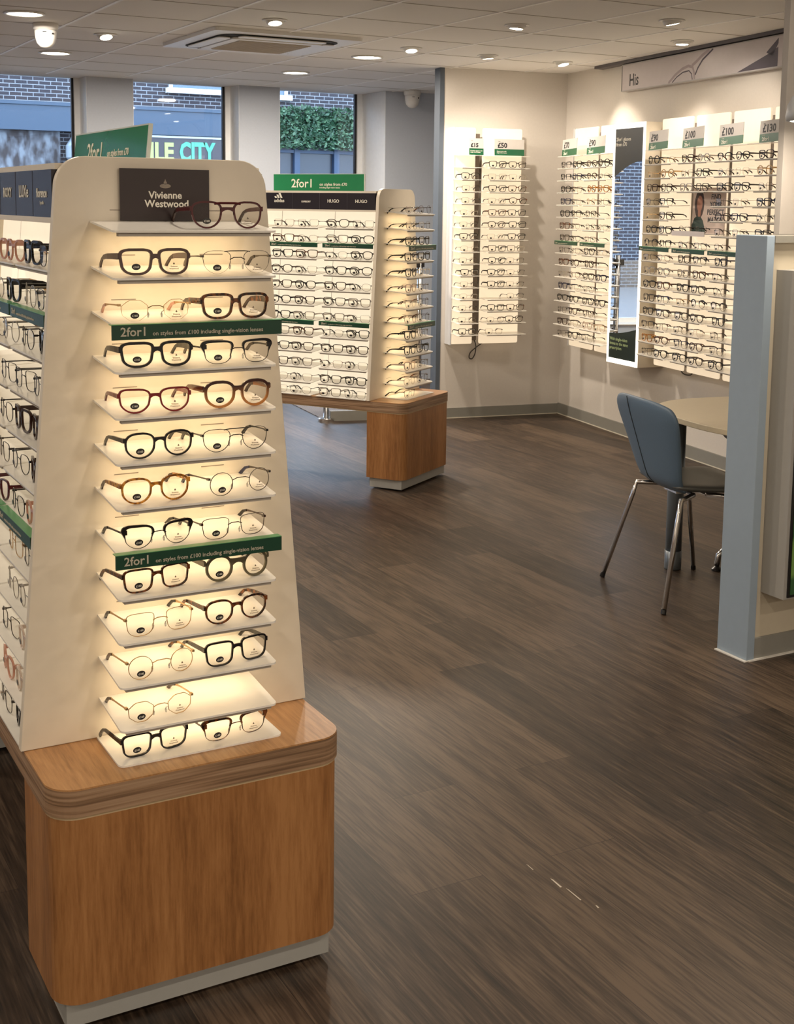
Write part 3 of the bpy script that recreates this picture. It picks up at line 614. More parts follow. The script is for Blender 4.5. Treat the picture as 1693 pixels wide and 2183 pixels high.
def stand(M, label, who, length, pitch, seg, w_=0.605, n_side=4, end_light=True, where=''):
    root = tag(obj('display_stand', None, None, M), label, 'display stand')
    hw = w_ / 2
    part('cabinet', MB().prism(rrect(-hw, hw, 0, 0.235, 0.055, 8, (1, 1, 0, 0)), 0.068, 0.443), M_WOOD, root)
    part('cabinet', MB().prism(rrect(-hw, hw, length - 0.235, length, 0.055, 8, (0, 0, 1, 1)), 0.068, 0.443), M_WOOD, root)
    for y0, y1 in ((0.022, 0.225), (length - 0.225, length - 0.022)): part('plinth', MB().box(-hw + 0.022, hw - 0.022, y0, y1, 0.012, 0.068), M_PLINTH, root)
    for y0 in (0.06, length - 0.2):
        for x0 in (-hw + 0.06, hw - 0.1): part('castor', MB().box(x0, x0 + 0.04, y0, y0 + 0.04, 0.0, 0.012), M_BLACK, root)
    wt = part('worktop', MB().prism(rrect(-hw - 0.005, hw + 0.005, -0.004, length + 0.004, 0.06, 8), 0.4495, 0.502), M_PLY, root)
    part('laminate_top', MB().prism(rrect(-hw - 0.004, hw + 0.004, -0.003, length + 0.003, 0.059, 8), 0.502, 0.505), M_WOODT, wt)
    part('shadow_gap_band', MB().prism(rrect(-hw - 0.001, hw + 0.001, 0.0, length, 0.056, 8), 0.443, 0.4495), mat('cream_edge_line', (0.50, 0.37, 0.22), 0.5), wt)
    # end panels
    P0, P1 = 0.212, 0.232; zt_ = 1.686; zb = 0.5055; wb = 0.313; wt_ = wb - SL * (zt_ - zb); r_ = 0.055
    def panel_pts():
        pts = [(-wb, zb), (wb, zb)]; n = 8
        for k in range(n + 1): a = R(90 * k / n - 3); pts.append((wt_ - r_ + r_ * math.cos(a) * 1.02 + 0.004 * (1 - k / n), zt_ - r_ + r_ * math.sin(max(0, a)) if k else zt_ - r_))
        for k in range(n + 1): a = R(90 + 90 * k / n + 3 * (k / n)); pts.append((-wt_ + r_ + r_ * math.cos(min(math.pi, a)) * 1.02 - 0.004 * (k / n), zt_ - r_ + r_ * math.sin(min(math.pi, a))))
        return pts
    part('end_panel', MB().prism(panel_pts(), P0, P1, 0, 'XZ'), M_WHITE, root, bevel=0.0015)
    part('end_panel', MB().prism(panel_pts(), length - P1, length - P0, 0, 'XZ'), M_WHITE, root)
    # end shelves
    SW = 0.330
    for i, z in enumerate(PZ):
        s = part('shelf', shelf_slab(SW, 0.157, 0.016), M_SHELF, root, T(0.012, P0 - 0.157, z))
        if i in (2, 7): strip(s, SW + 0.014, 0.157, drop=0.016)
        else: part('light_bar', MB().box(-SW / 2 + 0.012, SW / 2 - 0.012, 0.006, 0.020, -0.027, -0.0195), M_BAR, s)
        part('slot', MB().box(-0.125, -0.075, 0.1562, 0.1575, 0.020, 0.0215).box(0.06, 0.11, 0.1562, 0.1575, 0.020, 0.0215), M_PANELJOINT, s)
        area('led', s, T(0, 0.10, -0.022) @ RX(12), P_SHELF, SW * 0.9, 0.02, color=LEDC, spread=170)
    part('tray', MB().prism(rrect(-0.160, 0.186, 0.048, 0.208, 0.014, 4, (1, 1, 0, 0)), 0.5052, 0.509), M_SHELF, root)
    # side (facing local -x): frame with x' along -y, y' inward
    yb = 0.155
    ys0 = P1 + 0.004; L_ = length - 2 * P1 - 0.008
    for sd in (-1, 1):
        MS = (RZ(-90) if sd < 0 else RZ(90)); xo = -wb if sd < 0 else wb
        # back panel (slanted, lit)
        bp_ = MB(); zl, zh = 0.5055, 1.556
        x_ = lambda z, inn: sd * (wb - SL * (z - zb) - inn)
        a0, a1 = sorted((yb, yb + 0.008))
        bp_.add([(x_(zl, a0), ys0, zl), (x_(zl, a0), ys0 + L_, zl), (x_(zh, a0), ys0 + L_, zh), (x_(zh, a0), ys0, zh), (x_(zl, a1), ys0, zl), (x_(zl, a1), ys0 + L_, zl), (x_(zh, a1), ys0 + L_, zh), (x_(zh, a1), ys0, zh)],
                [(0, 1, 2, 3), (7, 6, 5, 4), (0, 4, 5, 1), (3, 2, 6, 7), (0, 3, 7, 4), (1, 5, 6, 2)])
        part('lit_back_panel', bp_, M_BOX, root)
        j = 1
        while j * pitch < L_ - 0.05:
            yy = ys0 + j * pitch - (pitch - seg) / 2 + 0.0
            jb = MB(); e = 0.0012; q = yb - 0.0012
            jb.add([(x_(zl, q), yy - e, zl), (x_(zl, q), yy + e, zl), (x_(zh, q), yy + e, zh), (x_(zh, q), yy - e, zh)], [(0, 1, 2, 3)]); part('panel_joint', jb, M_PANELJOINT, root); j += 1
        # header
        xh = sd * (wb - SL * (1.61 - zb) + 0.0)
        hd = part('header_panel', MB().box(min(xh, xh - sd * 0.02), max(xh, xh - sd * 0.02), ys0, ys0 + L_, 1.567, 1.66), M_HEAD, root)
        part('header_edge', MB().box(min(xh, xh - sd * 0.16), max(xh, xh - sd * 0.16), ys0, ys0 + L_, 1.556, 1.567), M_WHITE, hd)
        nc = int(L_ / (pitch / 2))
        for k in range(1, nc + 1): part('joint', MB().box(min(xh + sd * 0.0006, xh), max(xh + sd * 0.0006, xh), ys0 + k * pitch / 2 - 0.0006, ys0 + k * pitch / 2 + 0.0006, 1.568, 1.659), mat('joint_grey', (0.08, 0.075, 0.09), 0.4), hd)
        if sd < 0:
            root['hx'] = xh
            for i, z in enumerate(PZ[1:] + [0.509]):
                for j in range(n_side):
                    y0 = ys0 + j * pitch + 0.002; xf = -(wb - SL * (z - zb)) + 0.002
                    if i < 11:
                        s = part('shelf', shelf_slab(seg, yb - 0.003, 0.010, 0.0035), M_SHELF, root, T(xf, y0 + seg / 2, z) @ RZ(-90))
                        if i in (1, 6): strip(s, seg, 0.15, drop=0.010, hh=0.022, big=0.017)
                        else: part('light_bar', MB().box(-seg / 2 + 0.012, seg / 2 - 0.012, 0.004, 0.016, -0.020, -0.0136), M_BAR, s)
                    else: part('tray', MB().box(xf, xf + yb - 0.004, y0, y0 + seg, 0.5052, 0.509), M_SHELF, root)
    part('top_board', MB().box(-0.213, 0.213, ys0, ys0 + L_, 1.660, 1.672), M_WHITE, root)
    return root, ys0
MN = T(0.842, 2.285, 0)
near, ysn = stand(MN, 'large cream and oak display stand with single frames on its end shelves', 'near', 1.62, 0.312, 0.300, n_side=3)
MF = T(3.43, 6.13, 0) @ RZ(33.5) @ T(0.2975, 0, 0)
far, ysf = stand(MF, 'smaller display stand turned at an angle before the windows', 'far', 1.62, 0.362, 0.328, w_=0.595, n_side=3)

# header lettering
def head_text(root, ys, pitch, cells, sizes):
    hd = [c for c in root.children if c.name.startswith('header_panel')][0]; x = root['hx'] - 0.0008
    for k, (t, s, sx_) in enumerate(zip(cells, sizes, [1] * 9)):
        yc = ys + (k + 0.5) * pitch / 2
        lettering(t, s, M_PRINTW, hd, T(x, yc, 1.606) @ RZ(-90), align='CENTER', bold=0.0004)
    return hd, x
hd, hx = head_text(near, ysn, 0.312, ['florence', 'LUXe', 'ROXY', 'fours'], [0.026, 0.036, 0.030, 0.030])
lettering('by mills', 0.010, M_PRINTW, hd, T(hx, ysn + 0.078, 1.592) @ RZ(-90), align='CENTER')
hd, hx = head_text(far, ysf, 0.362, ['HUGO', 'HUGO', 'SUPERDRY', 'adidas'], [0.026, 0.026, 0.013, 0.028])
yl = ysf + 3.5 * 0.181
for k, (o_, hgt) in enumerate(((-0.022, 0.010), (-0.003, 0.019), (0.016, 0.028))):
    part('logo_stripe', MB().prism([(yl - o_ + 0.007, 1.630), (yl - o_ - 0.006, 1.630), (yl - o_ - 0.006 + hgt * 0.5 - 0.0, 1.630 + hgt), (yl - o_ + 0.007 + hgt * 0.5, 1.630 + hgt)], hx - 0.0006, hx, 0, 'YZ'), M_PRINTW, hd)

# green signs standing on the stands
def top_sign(M, length, h_, label, tilt=0.0):
    s = obj('promo_sign', MB().box(-length / 2, length / 2, -0.003, 0.003, 0, h_).mesh('promo_sign', mat('sign_green_gloss', (0.02, 0.20, 0.085), 0.12)), None, M @ RX(tilt))
    part('clear_edge', MB().box(-length / 2 - 0.002, length / 2 + 0.002, -0.004, 0.004, h_, h_ + 0.003).box(length / 2, length / 2 + 0.005, -0.004, 0.004, 0, h_ + 0.003), mat('acrylic_edge', (0.62, 0.68, 0.66), 0.2), s)
    lettering('2for1', h_ * 0.72, M_PRINTW, s, T(-length * 0.30, -0.0036, h_ * 0.22), bold=0.0008)
    lettering('on styles from £70', h_ * 0.25, M_PRINTW, s, T(-length * 0.30 + h_ * 2.0, -0.0036, h_ * 0.32), bold=0.0004)
    lettering('including single-vision lenses', h_ * 0.125, M_PRINTW, s, T(-length * 0.30 + h_ * 2.0, -0.0036, h_ * 0.17), bold=0.0002)
    return tag(s, label, 'sign')
top_sign(MN @ T(0.0, 0.61, 1.6725) @ RZ(-90), 0.57, 0.085, 'leaning green 2for1 sign on top behind the dark card', -6)
top_sign(MF @ T(0.0, 0.74, 1.6725) @ RZ(-90), 0.62, 0.098, 'upright green 2for1 sign above the black adidas header')

# brand card on the near stand's top shelf
bc = obj('brand_card', MB().box(-0.0925, 0.0925, -0.003, 0.001, 0, 0.102).mesh('brand_card', M_CARD), None, MN @ T(-0.002, 0.206, PZ[0] + 0.0005))
tag(bc, 'dark Vivienne Westwood card with orb logo on the top shelf', 'sign')
lettering('Vivienne', 0.0200, M_PRINTW, bc, T(0.000, -0.0034, 0.044), align='CENTER', bold=0.0004)
lettering('Westwood', 0.0200, M_PRINTW, bc, T(0.003, -0.0034, 0.027), align='CENTER', bold=0.0004)
o = MB(); o.prism([(0.0115 * math.cos(2 * math.pi * k / 20), 0.0685 + 0.0045 * math.sin(2 * math.pi * k / 20)) for k in range(20)], -0.0034, -0.0030, 0, 'XZ')
o.prism([(0.0032 * math.cos(2 * math.pi * k / 14), 0.0750 + 0.0034 * math.sin(2 * math.pi * k / 14)) for k in range(14)], -0.0034, -0.0031, 0, 'XZ')
o.prism([(-0.0016, 0.0780), (0.0016, 0.0780), (0, 0.0825)], -0.0034, -0.0031, 0, 'XZ')
part('orb_logo', o, mat('orb_grey', (0.24, 0.20, 0.16), 0.4), bc)

# spectacles on the near stand's end
NEAR = [  # row, column(0 left,1 right), style, description, dx, rot
 (0, 1, ('aviator', 'acetate', 'burgundy', 'dark brown', (('double', True), ('W', 0.15), ('h_', 0.046))), 'chunky dark red-brown double-bridge aviator', -0.016, 0),
 (1, 0, ('square', 'thick', 'grey-brown', 'dark brown'), 'chunky translucent grey-brown square', 0, 4),
 (1, 1, ('aviator', 'rimless', 'gunmetal', 'gunmetal', (('double', True), ('h_', 0.044))), 'thin half-rim metal aviator', 0.004, 0),
 (2, 0, ('geometric', 'rimless', 'gold', 'pink'), 'thin gold geometric half-rim with pink tips', 0, 3),
 (2, 1, ('square', 'thick', 'tortoiseshell', 'dark brown'), 'chunky tortoiseshell square', 0, 2),
 (3, 0, ('square', 'thick', 'black', 'black', (('W', 0.146), ('h_', 0.040))), 'chunky black square', 0.001, 0),
 (3, 1, ('square', 'brow', 'black', 'gunmetal'), 'black browline with thin metal lower rims', 0.004, 2),
 (4, 0, ('cat-eye', 'acetate', 'red', 'burgundy'), 'dark red cat-eye', -0.004, -3),
 (4, 1, ('panto', 'thick', 'brown-to-orange', 'dark brown', (('h_', 0.044),)), 'large round brown-to-orange', 0.004, 2),
 (5, 0, ('panto', 'acetate', 'black', 'black', (('h_', 0.044),)), 'black rounded', 0.004, 5),
 (5, 1, ('aviator', 'wire', 'black', 'black', (('double', True), ('h_', 0.044))), 'thin black round aviator', 0, 4),
 (6, 0, ('panto', 'acetate', 'amber', 'dark brown', (('h_', 0.044),)), 'amber tortoiseshell rounded', -0.004, 5),
 (6, 1, ('round', 'wire', 'gunmetal', 'navy'), 'thin grey metal round', 0.010, 12),
 (7, 0, ('cat-eye', 'brow', 'black', 'black'), 'black and gold cat-eye browline', 0, 8),
 (7, 1, ('square', 'wire', 'dark brown', 'black'), 'thin black and gold square', -0.004, 7),
 (8, 0, ('rectangular', 'acetate', 'tortoiseshell', 'tortoiseshell'), 'dark tortoiseshell rectangular', -0.004, 9),
 (8, 1, ('round', 'thick', 'olive-grey', 'tortoiseshell'), 'translucent olive-grey round', 0.002, 6),
 (9, 0, ('square', 'wire', 'gold', 'black', (('h_', 0.044),)), 'thin gold square', 0.001, 7),
 (9, 1, ('panto', 'acetate', 'tortoiseshell', 'tortoiseshell', (('h_', 0.043),)), 'dark tortoiseshell rounded', 0, 8),
 (10, 0, ('round', 'wire', 'gold', 'tortoiseshell'), 'thin gold round', 0.003, 7),
 (10, 1, ('rectangular', 'acetate', 'black', 'black', (('h_', 0.044),)), 'plain black rectangular', 0, 8),
 (11, 0, ('geometric', 'wire', 'gold', 'dark brown'), 'thin gold geometric full-rim', 0, 8),
 (12, 0, ('rectangular', 'acetate', 'black', 'black'), 'black rectangular with clear view of oak top', -0.012, 8),
 (12, 1, ('square', 'brow', 'tortoiseshell', 'gold'), 'tortoiseshell browline with gold lower rims', -0.004, 8),
]
for row, cc, st, desc, dx, rot in NEAR:
    z = PZ[row] - 0.0125 if row < 12 else 0.5092
    M = MN @ T((-0.064 if cc == 0 else 0.099) + dx, 0.082, z) @ RZ(rot * 0.8) @ RX(-1.5 if row < 12 else 0)
    where = 'on the large stand tray' if row == 12 else 'on large stand %s end shelf' % ORD[row + 1]
    eyeglasses(M, st, desc.replace(' with clear view of oak top', '') + ' eyeglasses ' + where, 'eyeglasses on the end shelves of the large stand', 2)

# spectacles on the near stand's side
side_styles = [('rectangular', 'wire', 'black', 'black'), ('panto', 'acetate', 'pink', 'gold'), ('square', 'thick', 'dark brown', 'dark brown'), ('round', 'wire', 'silver', 'gold'), ('panto', 'acetate', 'crystal', 'gold'), ('square', 'wire', 'gunmetal', 'tortoiseshell'), ('square', 'thick', 'black', 'black'), ('rectangular', 'wire', 'gold', 'dark brown'), ('cat-eye', 'acetate', 'burgundy', 'burgundy'), ('panto', 'wire', 'black', 'tortoiseshell')]
RANK = ['nearest end panel', 'second from end panel', 'third from end panel', 'fourth from end panel', 'fifth from end panel', 'sixth from end panel']
def side_specs(MR, ys, pitch, seg, rows, counts, name, level, styles=None, dy0=0.0, gname=''):
    wb, zb = 0.313, 0.5055
    for i in range(12):
        z = (PZ[1:] + [0.509])[i]
        for q in range(counts[i]):
            j, k = divmod(q, 2); y = ys + j * pitch + seg * (0.25 + 0.5 * k) + 0.002
            xf = -(wb - SL * (z - zb)) + 0.022
            st = rng.choice(styles) if styles else pick()
            M = MR @ T(xf, y, z - (0.0078 if i < 11 else -0.0003)) @ RZ(-90 + rng.uniform(-5, 5))
            eyeglasses(M, st, '%s eyeglasses, %s shelf of %s long side, %s' % (sname(st), ORD[i + 1], name, RANK[q]), gname, level)
side_specs(MN, ysn, 0.312, 0.300, 12, [4, 4, 4, 3, 3, 3, 3, 2, 2, 2, 2, 2], 'large stand', 1, side_styles, gname='eyeglasses on the long side of the large stand')
def dark_pick():
    return (rng.choice(['rectangular', 'square', 'square', 'panto', 'rectangular']), rng.choice(['acetate', 'acetate', 'wire', 'acetate', 'wire']), rng.choice(['black', 'black', 'black', 'dark brown', 'gunmetal', 'tortoiseshell', 'silver']), 'black')
fs = [dark_pick() for _ in range(40)]
side_specs(MF, ysf, 0.362, 0.328, 12, [4] * 12, 'angled stand', 1, fs, gname='eyeglasses on the long side of the angled stand')
for row in range(13):
    for cc in (0, 1):
        if row == 12 and cc == 1: continue
        st = rng.choice([('square', 'wire', 'gunmetal', 'black'), ('rectangular', 'acetate', 'black', 'black'), ('panto', 'wire', 'silver', 'black'), ('square', 'acetate', 'crystal', 'black'), ('round', 'wire', 'dark brown', 'tortoiseshell')])
        z = PZ[row] - 0.0125 if row < 12 else 0.5092
        M = MF @ T((-0.066 if cc == 0 else 0.096), 0.082, z) @ RZ(rng.uniform(-4, 4)) @ RX(-1.5 if row < 12 else 0)
        eyeglasses(M, st, '%s eyeglasses, %s side of %s end shelf on angled stand' % (sname(st), ('header', 'wall')[cc], ORD[row + 1]), 'eyeglasses on the end shelves of the angled stand', 1)

# ------------------------------------------------------------------ wall displays
WZ = [1.965 - 0.0871 * k for k in range(16)]
def price_card(M, price, low, w_, label, big=0.036, lines=None, tint=M_CARDW):
    h_ = 0.118; c = obj('price_card', MB().box(-w_ / 2, w_ / 2, -0.002, 0.001, 0.046, h_).mesh('price_card', tint), None, M)
    g_ = part('green_band', MB().box(-w_ / 2, w_ / 2, -0.002, 0.001, 0, 0.046), M_GREEN, c)
    lettering(price, big, M_PRINTK, c, T(-w_ / 2 + w_ * 0.10, -0.0024, 0.056), bold=0.0016)
    lettering('from', 0.008, M_PRINTK, c, T(-w_ / 2 + w_ * 0.13, -0.0024, 0.098))
    if lines: lettering(lines, 0.0105, M_PRINTW, g_, T(-w_ / 2 + w_ * 0.07, -0.0024, 0.026), bold=0.0002)
    else:
        lettering('2for1', 0.030, M_PRINTW, g_, T(-w_ / 2 + w_ * 0.10, -0.0024, 0.008), bold=0.0007)
        lettering('including', 0.007, M_PRINTW, g_, T(-w_ / 2 + w_ * 0.11, -0.0024, 0.036))
    return tag(c, label, 'price card', 'price cards')
def wall_bay(MW, x0, x1, label, shelf=None, ks=range(16), strips=(7,), side_left=False, posts=True, tray=None):
    xc = (x0 + x1) / 2; root = tag(obj('wall_display', None, None, MW @ T(xc, 0, 0)), label, 'wall display')
    h = (x1 - x0) / 2
    hp = h - (0.0 if side_left and shelf and shelf < 0.2 else 0.012)
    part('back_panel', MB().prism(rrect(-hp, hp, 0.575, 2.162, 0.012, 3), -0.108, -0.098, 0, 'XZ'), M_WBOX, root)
    part('mounting_box', MB().box(-h + 0.03, h - 0.03, -0.098, -0.001, 0.64, 2.10), M_WHITE, root)
    if side_left: part('side_board', MB().box(-h - 0.004, -h + 0.006, -0.112, -0.001, 0.570, 2.164), M_EDGE, root)
    sw = shelf or (2 * h - 0.012)
    for k in ks:
        z = WZ[k]
        s = part('shelf', shelf_slab(sw, 0.138, 0.006, 0.0035, 0.008), M_SHELF, root, T(0, -0.246, z))
        if k in strips: strip(s, sw, 0.14, drop=0.006, hh=0.024, big=0.016)
        elif k: part('light_bar', MB().box(-sw / 2 + 0.02, sw / 2 - 0.04, 0.004, 0.014, -0.0155, -0.0096), M_BAR, s)
    if tray:
        s = part('tray', MB().box(-sw / 2, sw / 2, -0.25, -0.108, WZ[tray], WZ[tray] + 0.004).box(-sw / 2, sw / 2, -0.254, -0.25, WZ[tray] - 0.012, WZ[tray] + 0.018), M_SIGNGREY, root)
    return root
def channel(MW, x, label):
    o = part('mounting_post', MB().box(x - 0.017, x + 0.017, -0.0965, -0.001, 0.60, 2.12), M_POST, None, MW)
    tag(o, label, 'post', 'dark mounting posts between wall displays')
# short wall: narrow £15 rack and £50 rack
wall_bay(MLW, -0.962, -0.790, 'narrow white £15 wall rack beside the grey trim edge', shelf=0.168, strips=(), side_left=True)
wall_bay(MLW, -0.745, -0.405, 'white £50 wall rack between £15 rack and room corner', shelf=0.335, strips=())
channel(MLW, -0.768, 'dark mounting post between the £15 and £50 racks')
price_card(MLW @ T(-0.836, -0.236, WZ[0] - 0.003) @ RX(-4), '£15', None, 0.112, 'white £15 price card with green band on narrow rack', 0.040, 'Complete glasses with\nsingle-vision lenses')
price_card(MLW @ T(-0.575, -0.236, WZ[0] - 0.003) @ RX(-4), '£50', None, 0.236, 'white £50 price card with green band on top shelf', 0.050, 'Glasses price with\nsingle-vision lenses')
for k in range(1, 16):
    if k >= 2:
        st = rng.choice([('rectangular', 'acetate', 'black', 'black'), ('rectangular', 'wire', 'gunmetal', 'black'), ('square', 'wire', 'black', 'black'), ('panto', 'wire', 'silver', 'dark brown')])
        eyeglasses(MLW @ T(-0.872 + rng.uniform(-0.008, 0.008), -0.222, WZ[k] - 0.0045) @ RZ(rng.uniform(-3, 3)), st, '%s eyeglasses on %s shelf down of narrow £15 rack' % (sname(st), ORD[k + 1]), 'eyeglasses on the £15 rack', 0)
    for q in (0, 1):
        if k == 12 and q == 0 or k == 15 and q == 1: continue
        st = dark_pick()
        eyeglasses(MLW @ T(-0.575 - 0.080 + 0.160 * q + rng.uniform(-0.006, 0.006), -0.222, WZ[k] - 0.0045) @ RZ(rng.uniform(-4, 4)), st, '%s eyeglasses, %s side of %s shelf on £50 rack' % (sname(st), ('post', 'corner')[q], ORD[k + 1]), 'eyeglasses on the £50 rack', 0)
# long wall
bays = [(0.345, 0.722, '£70', 'beside the room corner', 'corner', 'mirror'), (0.740, 1.117, '£90', 'between £70 rack and mirror', 'corner', 'mirror'),
        (1.557, 1.937, '£90', 'directly on the table side of the mirror', 'mirror', 'table'), (1.955, 2.332, '£100', 'holding the Find Your Perfect Match poster', 'mirror', 'table'),
        (2.350, 2.727, '£100', 'between the poster rack and £130 rack', 'mirror', 'table'), (2.745, 3.122, '£130', 'beside the taupe post', 'mirror', 'table')]
nick = ['£70 rack in corner', '£90 rack before mirror', '£90 rack past mirror', 'poster rack', '£100 rack past poster', '£130 rack at the end']
for bi, (x0, x1, pr, desc, qa, qb) in enumerate(bays):
    ks = [k for k in range(16) if not (bi == 3 and k in (4, 5, 6))]
    wall_bay(MRW, x0, x1, 'white %s wall rack %s' % (pr, desc), shelf=0.358, ks=ks, side_left=(bi == 0), tray=6 if bi == 3 else None)
    price_card(MRW @ T((x0 + x1) / 2 - 0.01, -0.236, WZ[0] - 0.003) @ RZ(rng.uniform(-3, 3)) @ RY(-1.5) @ RX(-3), pr, None, 0.236, '%s 2for1 price card on the %s' % (pr, nick[bi]), 0.058)
    for k in range(1, 16):
        if bi == 3 and k in (4, 5): continue
        if bi == 5 and k > 6: continue
        for q in (0, 1):
            if bi == 4 and k > 6 and q == 1: continue
            if bi == 1 and k > 3 and q == 1 and k % 2: continue
            st = pick(0.6) if k % 3 else dark_pick()
            if bi == 1 and k == 3: st = ('panto', 'acetate', 'amber', 'amber')
            if bi == 2 and k == 14 and q == 0: st = ('square', 'acetate', 'amber', 'amber')
            if bi == 2 and k == 1 and q == 0 or bi == 1 and k == 1 and q == 1: st = ('round', 'acetate', 'black', 'black')
            zo = -0.0045 if not (bi == 3 and k == 6) else 0.005
            eyeglasses(MRW @ T((x0 + x1) / 2 - 0.086 + 0.172 * q + rng.uniform(-0.006, 0.006), -0.222, WZ[k] + zo) @ RZ(rng.uniform(-5, 5)), st, '%s eyeglasses, %s side of %s shelf on %s' % (sname(st), (qa, qb)[q], ORD[k + 1], nick[bi]), 'eyeglasses on the ' + nick[bi], 0)
for x, l_ in ((0.731, 'dark post between the £70 rack and £90 rack'), (1.946, 'dark post between mirror-side £90 rack and poster rack'), (2.341, 'dark post between the two £100 racks'), (2.736, 'dark post between £100 rack and £130 rack')):
    channel(MRW, x, l_)
# mirror unit
mr = tag(obj('mirror', None, None, MRW @ T(1.333, -0.1, 0) @ RZ(3.0) @ T(0, 0.1, 0)), 'tall white framed mirror with dark decals between the racks', 'mirror')
part('mirror_box', MB().box(-0.187, 0.187, -0.212, -0.001, 0.55, 2.148), M_WHITE, mr)
fr = MB(); bw = 0.021
for a in ((-0.187, -0.187 + bw, 0.55, 2.148), (0.187 - bw, 0.187, 0.55, 2.148), (-0.187 + bw, 0.187 - bw, 0.55, 0.55 + 0.034), (-0.187 + bw, 0.187 - bw, 2.148 - 0.034, 2.148)): fr.box(a[0], a[1], -0.219, -0.2121, a[2], a[3])
part('glow_border', fr, M_BORDERGLOW, mr)  # cream-white border; emission only brightens it, there is no lamp inside
part('mirror_glass', MB().box(-0.166, 0.166, -0.2155, -0.2122, 0.584, 2.114), M_MIRROR, mr)
M_DECAL = mat('decal_black', (0.012, 0.013, 0.012), 0.35); M_DECG = mat('decal_dark_green', (0.008, 0.018, 0.014), 0.35)
pts = [(-0.166, 2.114), (-0.166, 1.80)] + [(-0.166 + 0.332 * t_, 1.80 + 0.10 * math.sin(t_ * math.pi / 2)) for t_ in (0.2, 0.4, 0.6, 0.8)] + [(0.166, 1.90), (0.166, 2.114)]
d1 = part('top_decal', MB().prism(pts, -0.2162, -0.2156, 0, 'XZ'), M_DECAL, mr)
lettering('2for1 glasses\nfrom £70', 0.034, M_PRINTW, d1, T(-0.155, -0.2166, 2.035), bold=0.0003)
pts = [(-0.166, 0.584), (0.166, 0.584), (0.166, 0.80)] + [(0.166 - 0.332 * t_, 0.80 - 0.05 * math.sin(t_ * math.pi / 2)) for t_ in (0.25, 0.5, 0.75)] + [(-0.166, 0.75)]
d2 = part('bottom_decal', MB().prism(pts, -0.2162, -0.2156, 0, 'XZ'), M_DECG, mr)
lettering('With single-vision\nlenses to the same\nprescription', 0.030, mat('print_lime', (0.35, 0.45, 0.22), 0.5), d2, T(-0.155, -0.2166, 0.705), bold=0.0002)
# poster on the rack
po = obj('poster', MB().box(-0.176, 0.176, -0.003, 0, 0, 0.275).mesh('poster', mat('poster_pink', (0.62, 0.50, 0.44), 0.5)), None, MRW @ T(2.143, -0.112, WZ[6] + 0.005) @ RX(-1))
tag(po, 'small Find Your Perfect Match poster with portrait of long-haired person', 'poster')
po_h = lambda name, pts, m, d: part(name, MB().prism(pts, -0.0032 - d, -0.003, 0, 'XZ'), m, po)
ell = lambda cx_, cz, a, b_, n=16: [(cx_ + a * math.cos(2 * math.pi * k / n), cz + b_ * math.sin(2 * math.pi * k / n)) for k in range(n)]
po_h('printed_hair', ell(-0.102, 0.175, 0.052, 0.088), mat('poster_hair', (0.05, 0.025, 0.02), 0.6), 0.0002)
po_h('printed_jacket', [(-0.175, 0.0), (-0.02, 0.0), (-0.055, 0.075), (-0.10, 0.115), (-0.15, 0.09), (-0.175, 0.05)], mat('poster_jacket', (0.02, 0.045, 0.035), 0.6), 0.0004)
po_h('printed_face', ell(-0.098, 0.178, 0.030, 0.050), mat('poster_skin', (0.38, 0.17, 0.11), 0.6), 0.0006)
po_h('printed_neck', [(-0.112, 0.10), (-0.085, 0.10), (-0.082, 0.14), (-0.115, 0.14)], mat('poster_skin', (0.38, 0.17, 0.11), 0.6), 0.0005)
lettering('FIND\nYOUR\nPERFECT\nMATCH', 0.046, M_PRINTK, po, T(0.075, -0.0035, 0.205), align='CENTER', bold=0.0008)
# His sign and rail
hs = obj('wall_sign', MB().box(0, 2.5, -0.052, -0.02, 2.392, 2.560).mesh('wall_sign', M_SIGNGREY), None, MRW @ T(0.925, 0, 0))
tag(hs, 'long pale His sign with glasses artwork under the ceiling', 'sign')
part('sign_frame', MB().box(-0.006, 2.506, -0.056, -0.001, 2.386, 2.392).box(-0.006, 2.506, -0.056, -0.001, 2.560, 2.566).box(-0.006, 0, -0.056, -0.001, 2.392, 2.560), mat('sign_frame_grey', (0.42, 0.40, 0.40), 0.4), hs)
lettering('His', 0.112, M_PRINTK, hs, T(0.095, -0.0525, 2.418), bold=0.0016, sx=0.85)
def ribbon(pts, w0, m, name='printed_curve', d=0.0004):
    vs = []; n = len(pts)
    for k in range(n):
        a, c = Vector(pts[max(k - 1, 0)]), Vector(pts[min(k + 1, n - 1)]); t_ = (c - a).normalized(); nn = Vector((-t_.y, t_.x)); p = Vector(pts[k]); w_ = w0[k] if isinstance(w0, list) else w0
        vs += [(p.x + nn.x * w_, -0.052 - d, p.y + nn.y * w_), (p.x - nn.x * w_, -0.052 - d, p.y - nn.y * w_)]
    return part(name, MB().add(vs, [(2 * k, 2 * k + 1, 2 * k + 3, 2 * k + 2) for k in range(n - 1)]), m, hs)
ribbon([(0.60, 2.394), (0.68, 2.440), (0.76, 2.470), (0.83, 2.482), (0.88, 2.470), (0.90, 2.430), (0.905, 2.394)], 0.009, M_MAUVE)
ribbon([(0.645, 2.394), (0.70, 2.425), (0.77, 2.448), (0.84, 2.452), (0.87, 2.430), (0.882, 2.394)], 0.004, M_PLUM, d=0.0008)
ribbon([(0.87, 2.480), (0.92, 2.500), (0.98, 2.530), (1.06, 2.558)], 0.010, M_MAUVE)
ribbon([(0.912, 2.42), (0.94, 2.46), (0.99, 2.505), (1.10, 2.558)], 0.006, M_PLUM, d=0.0008)
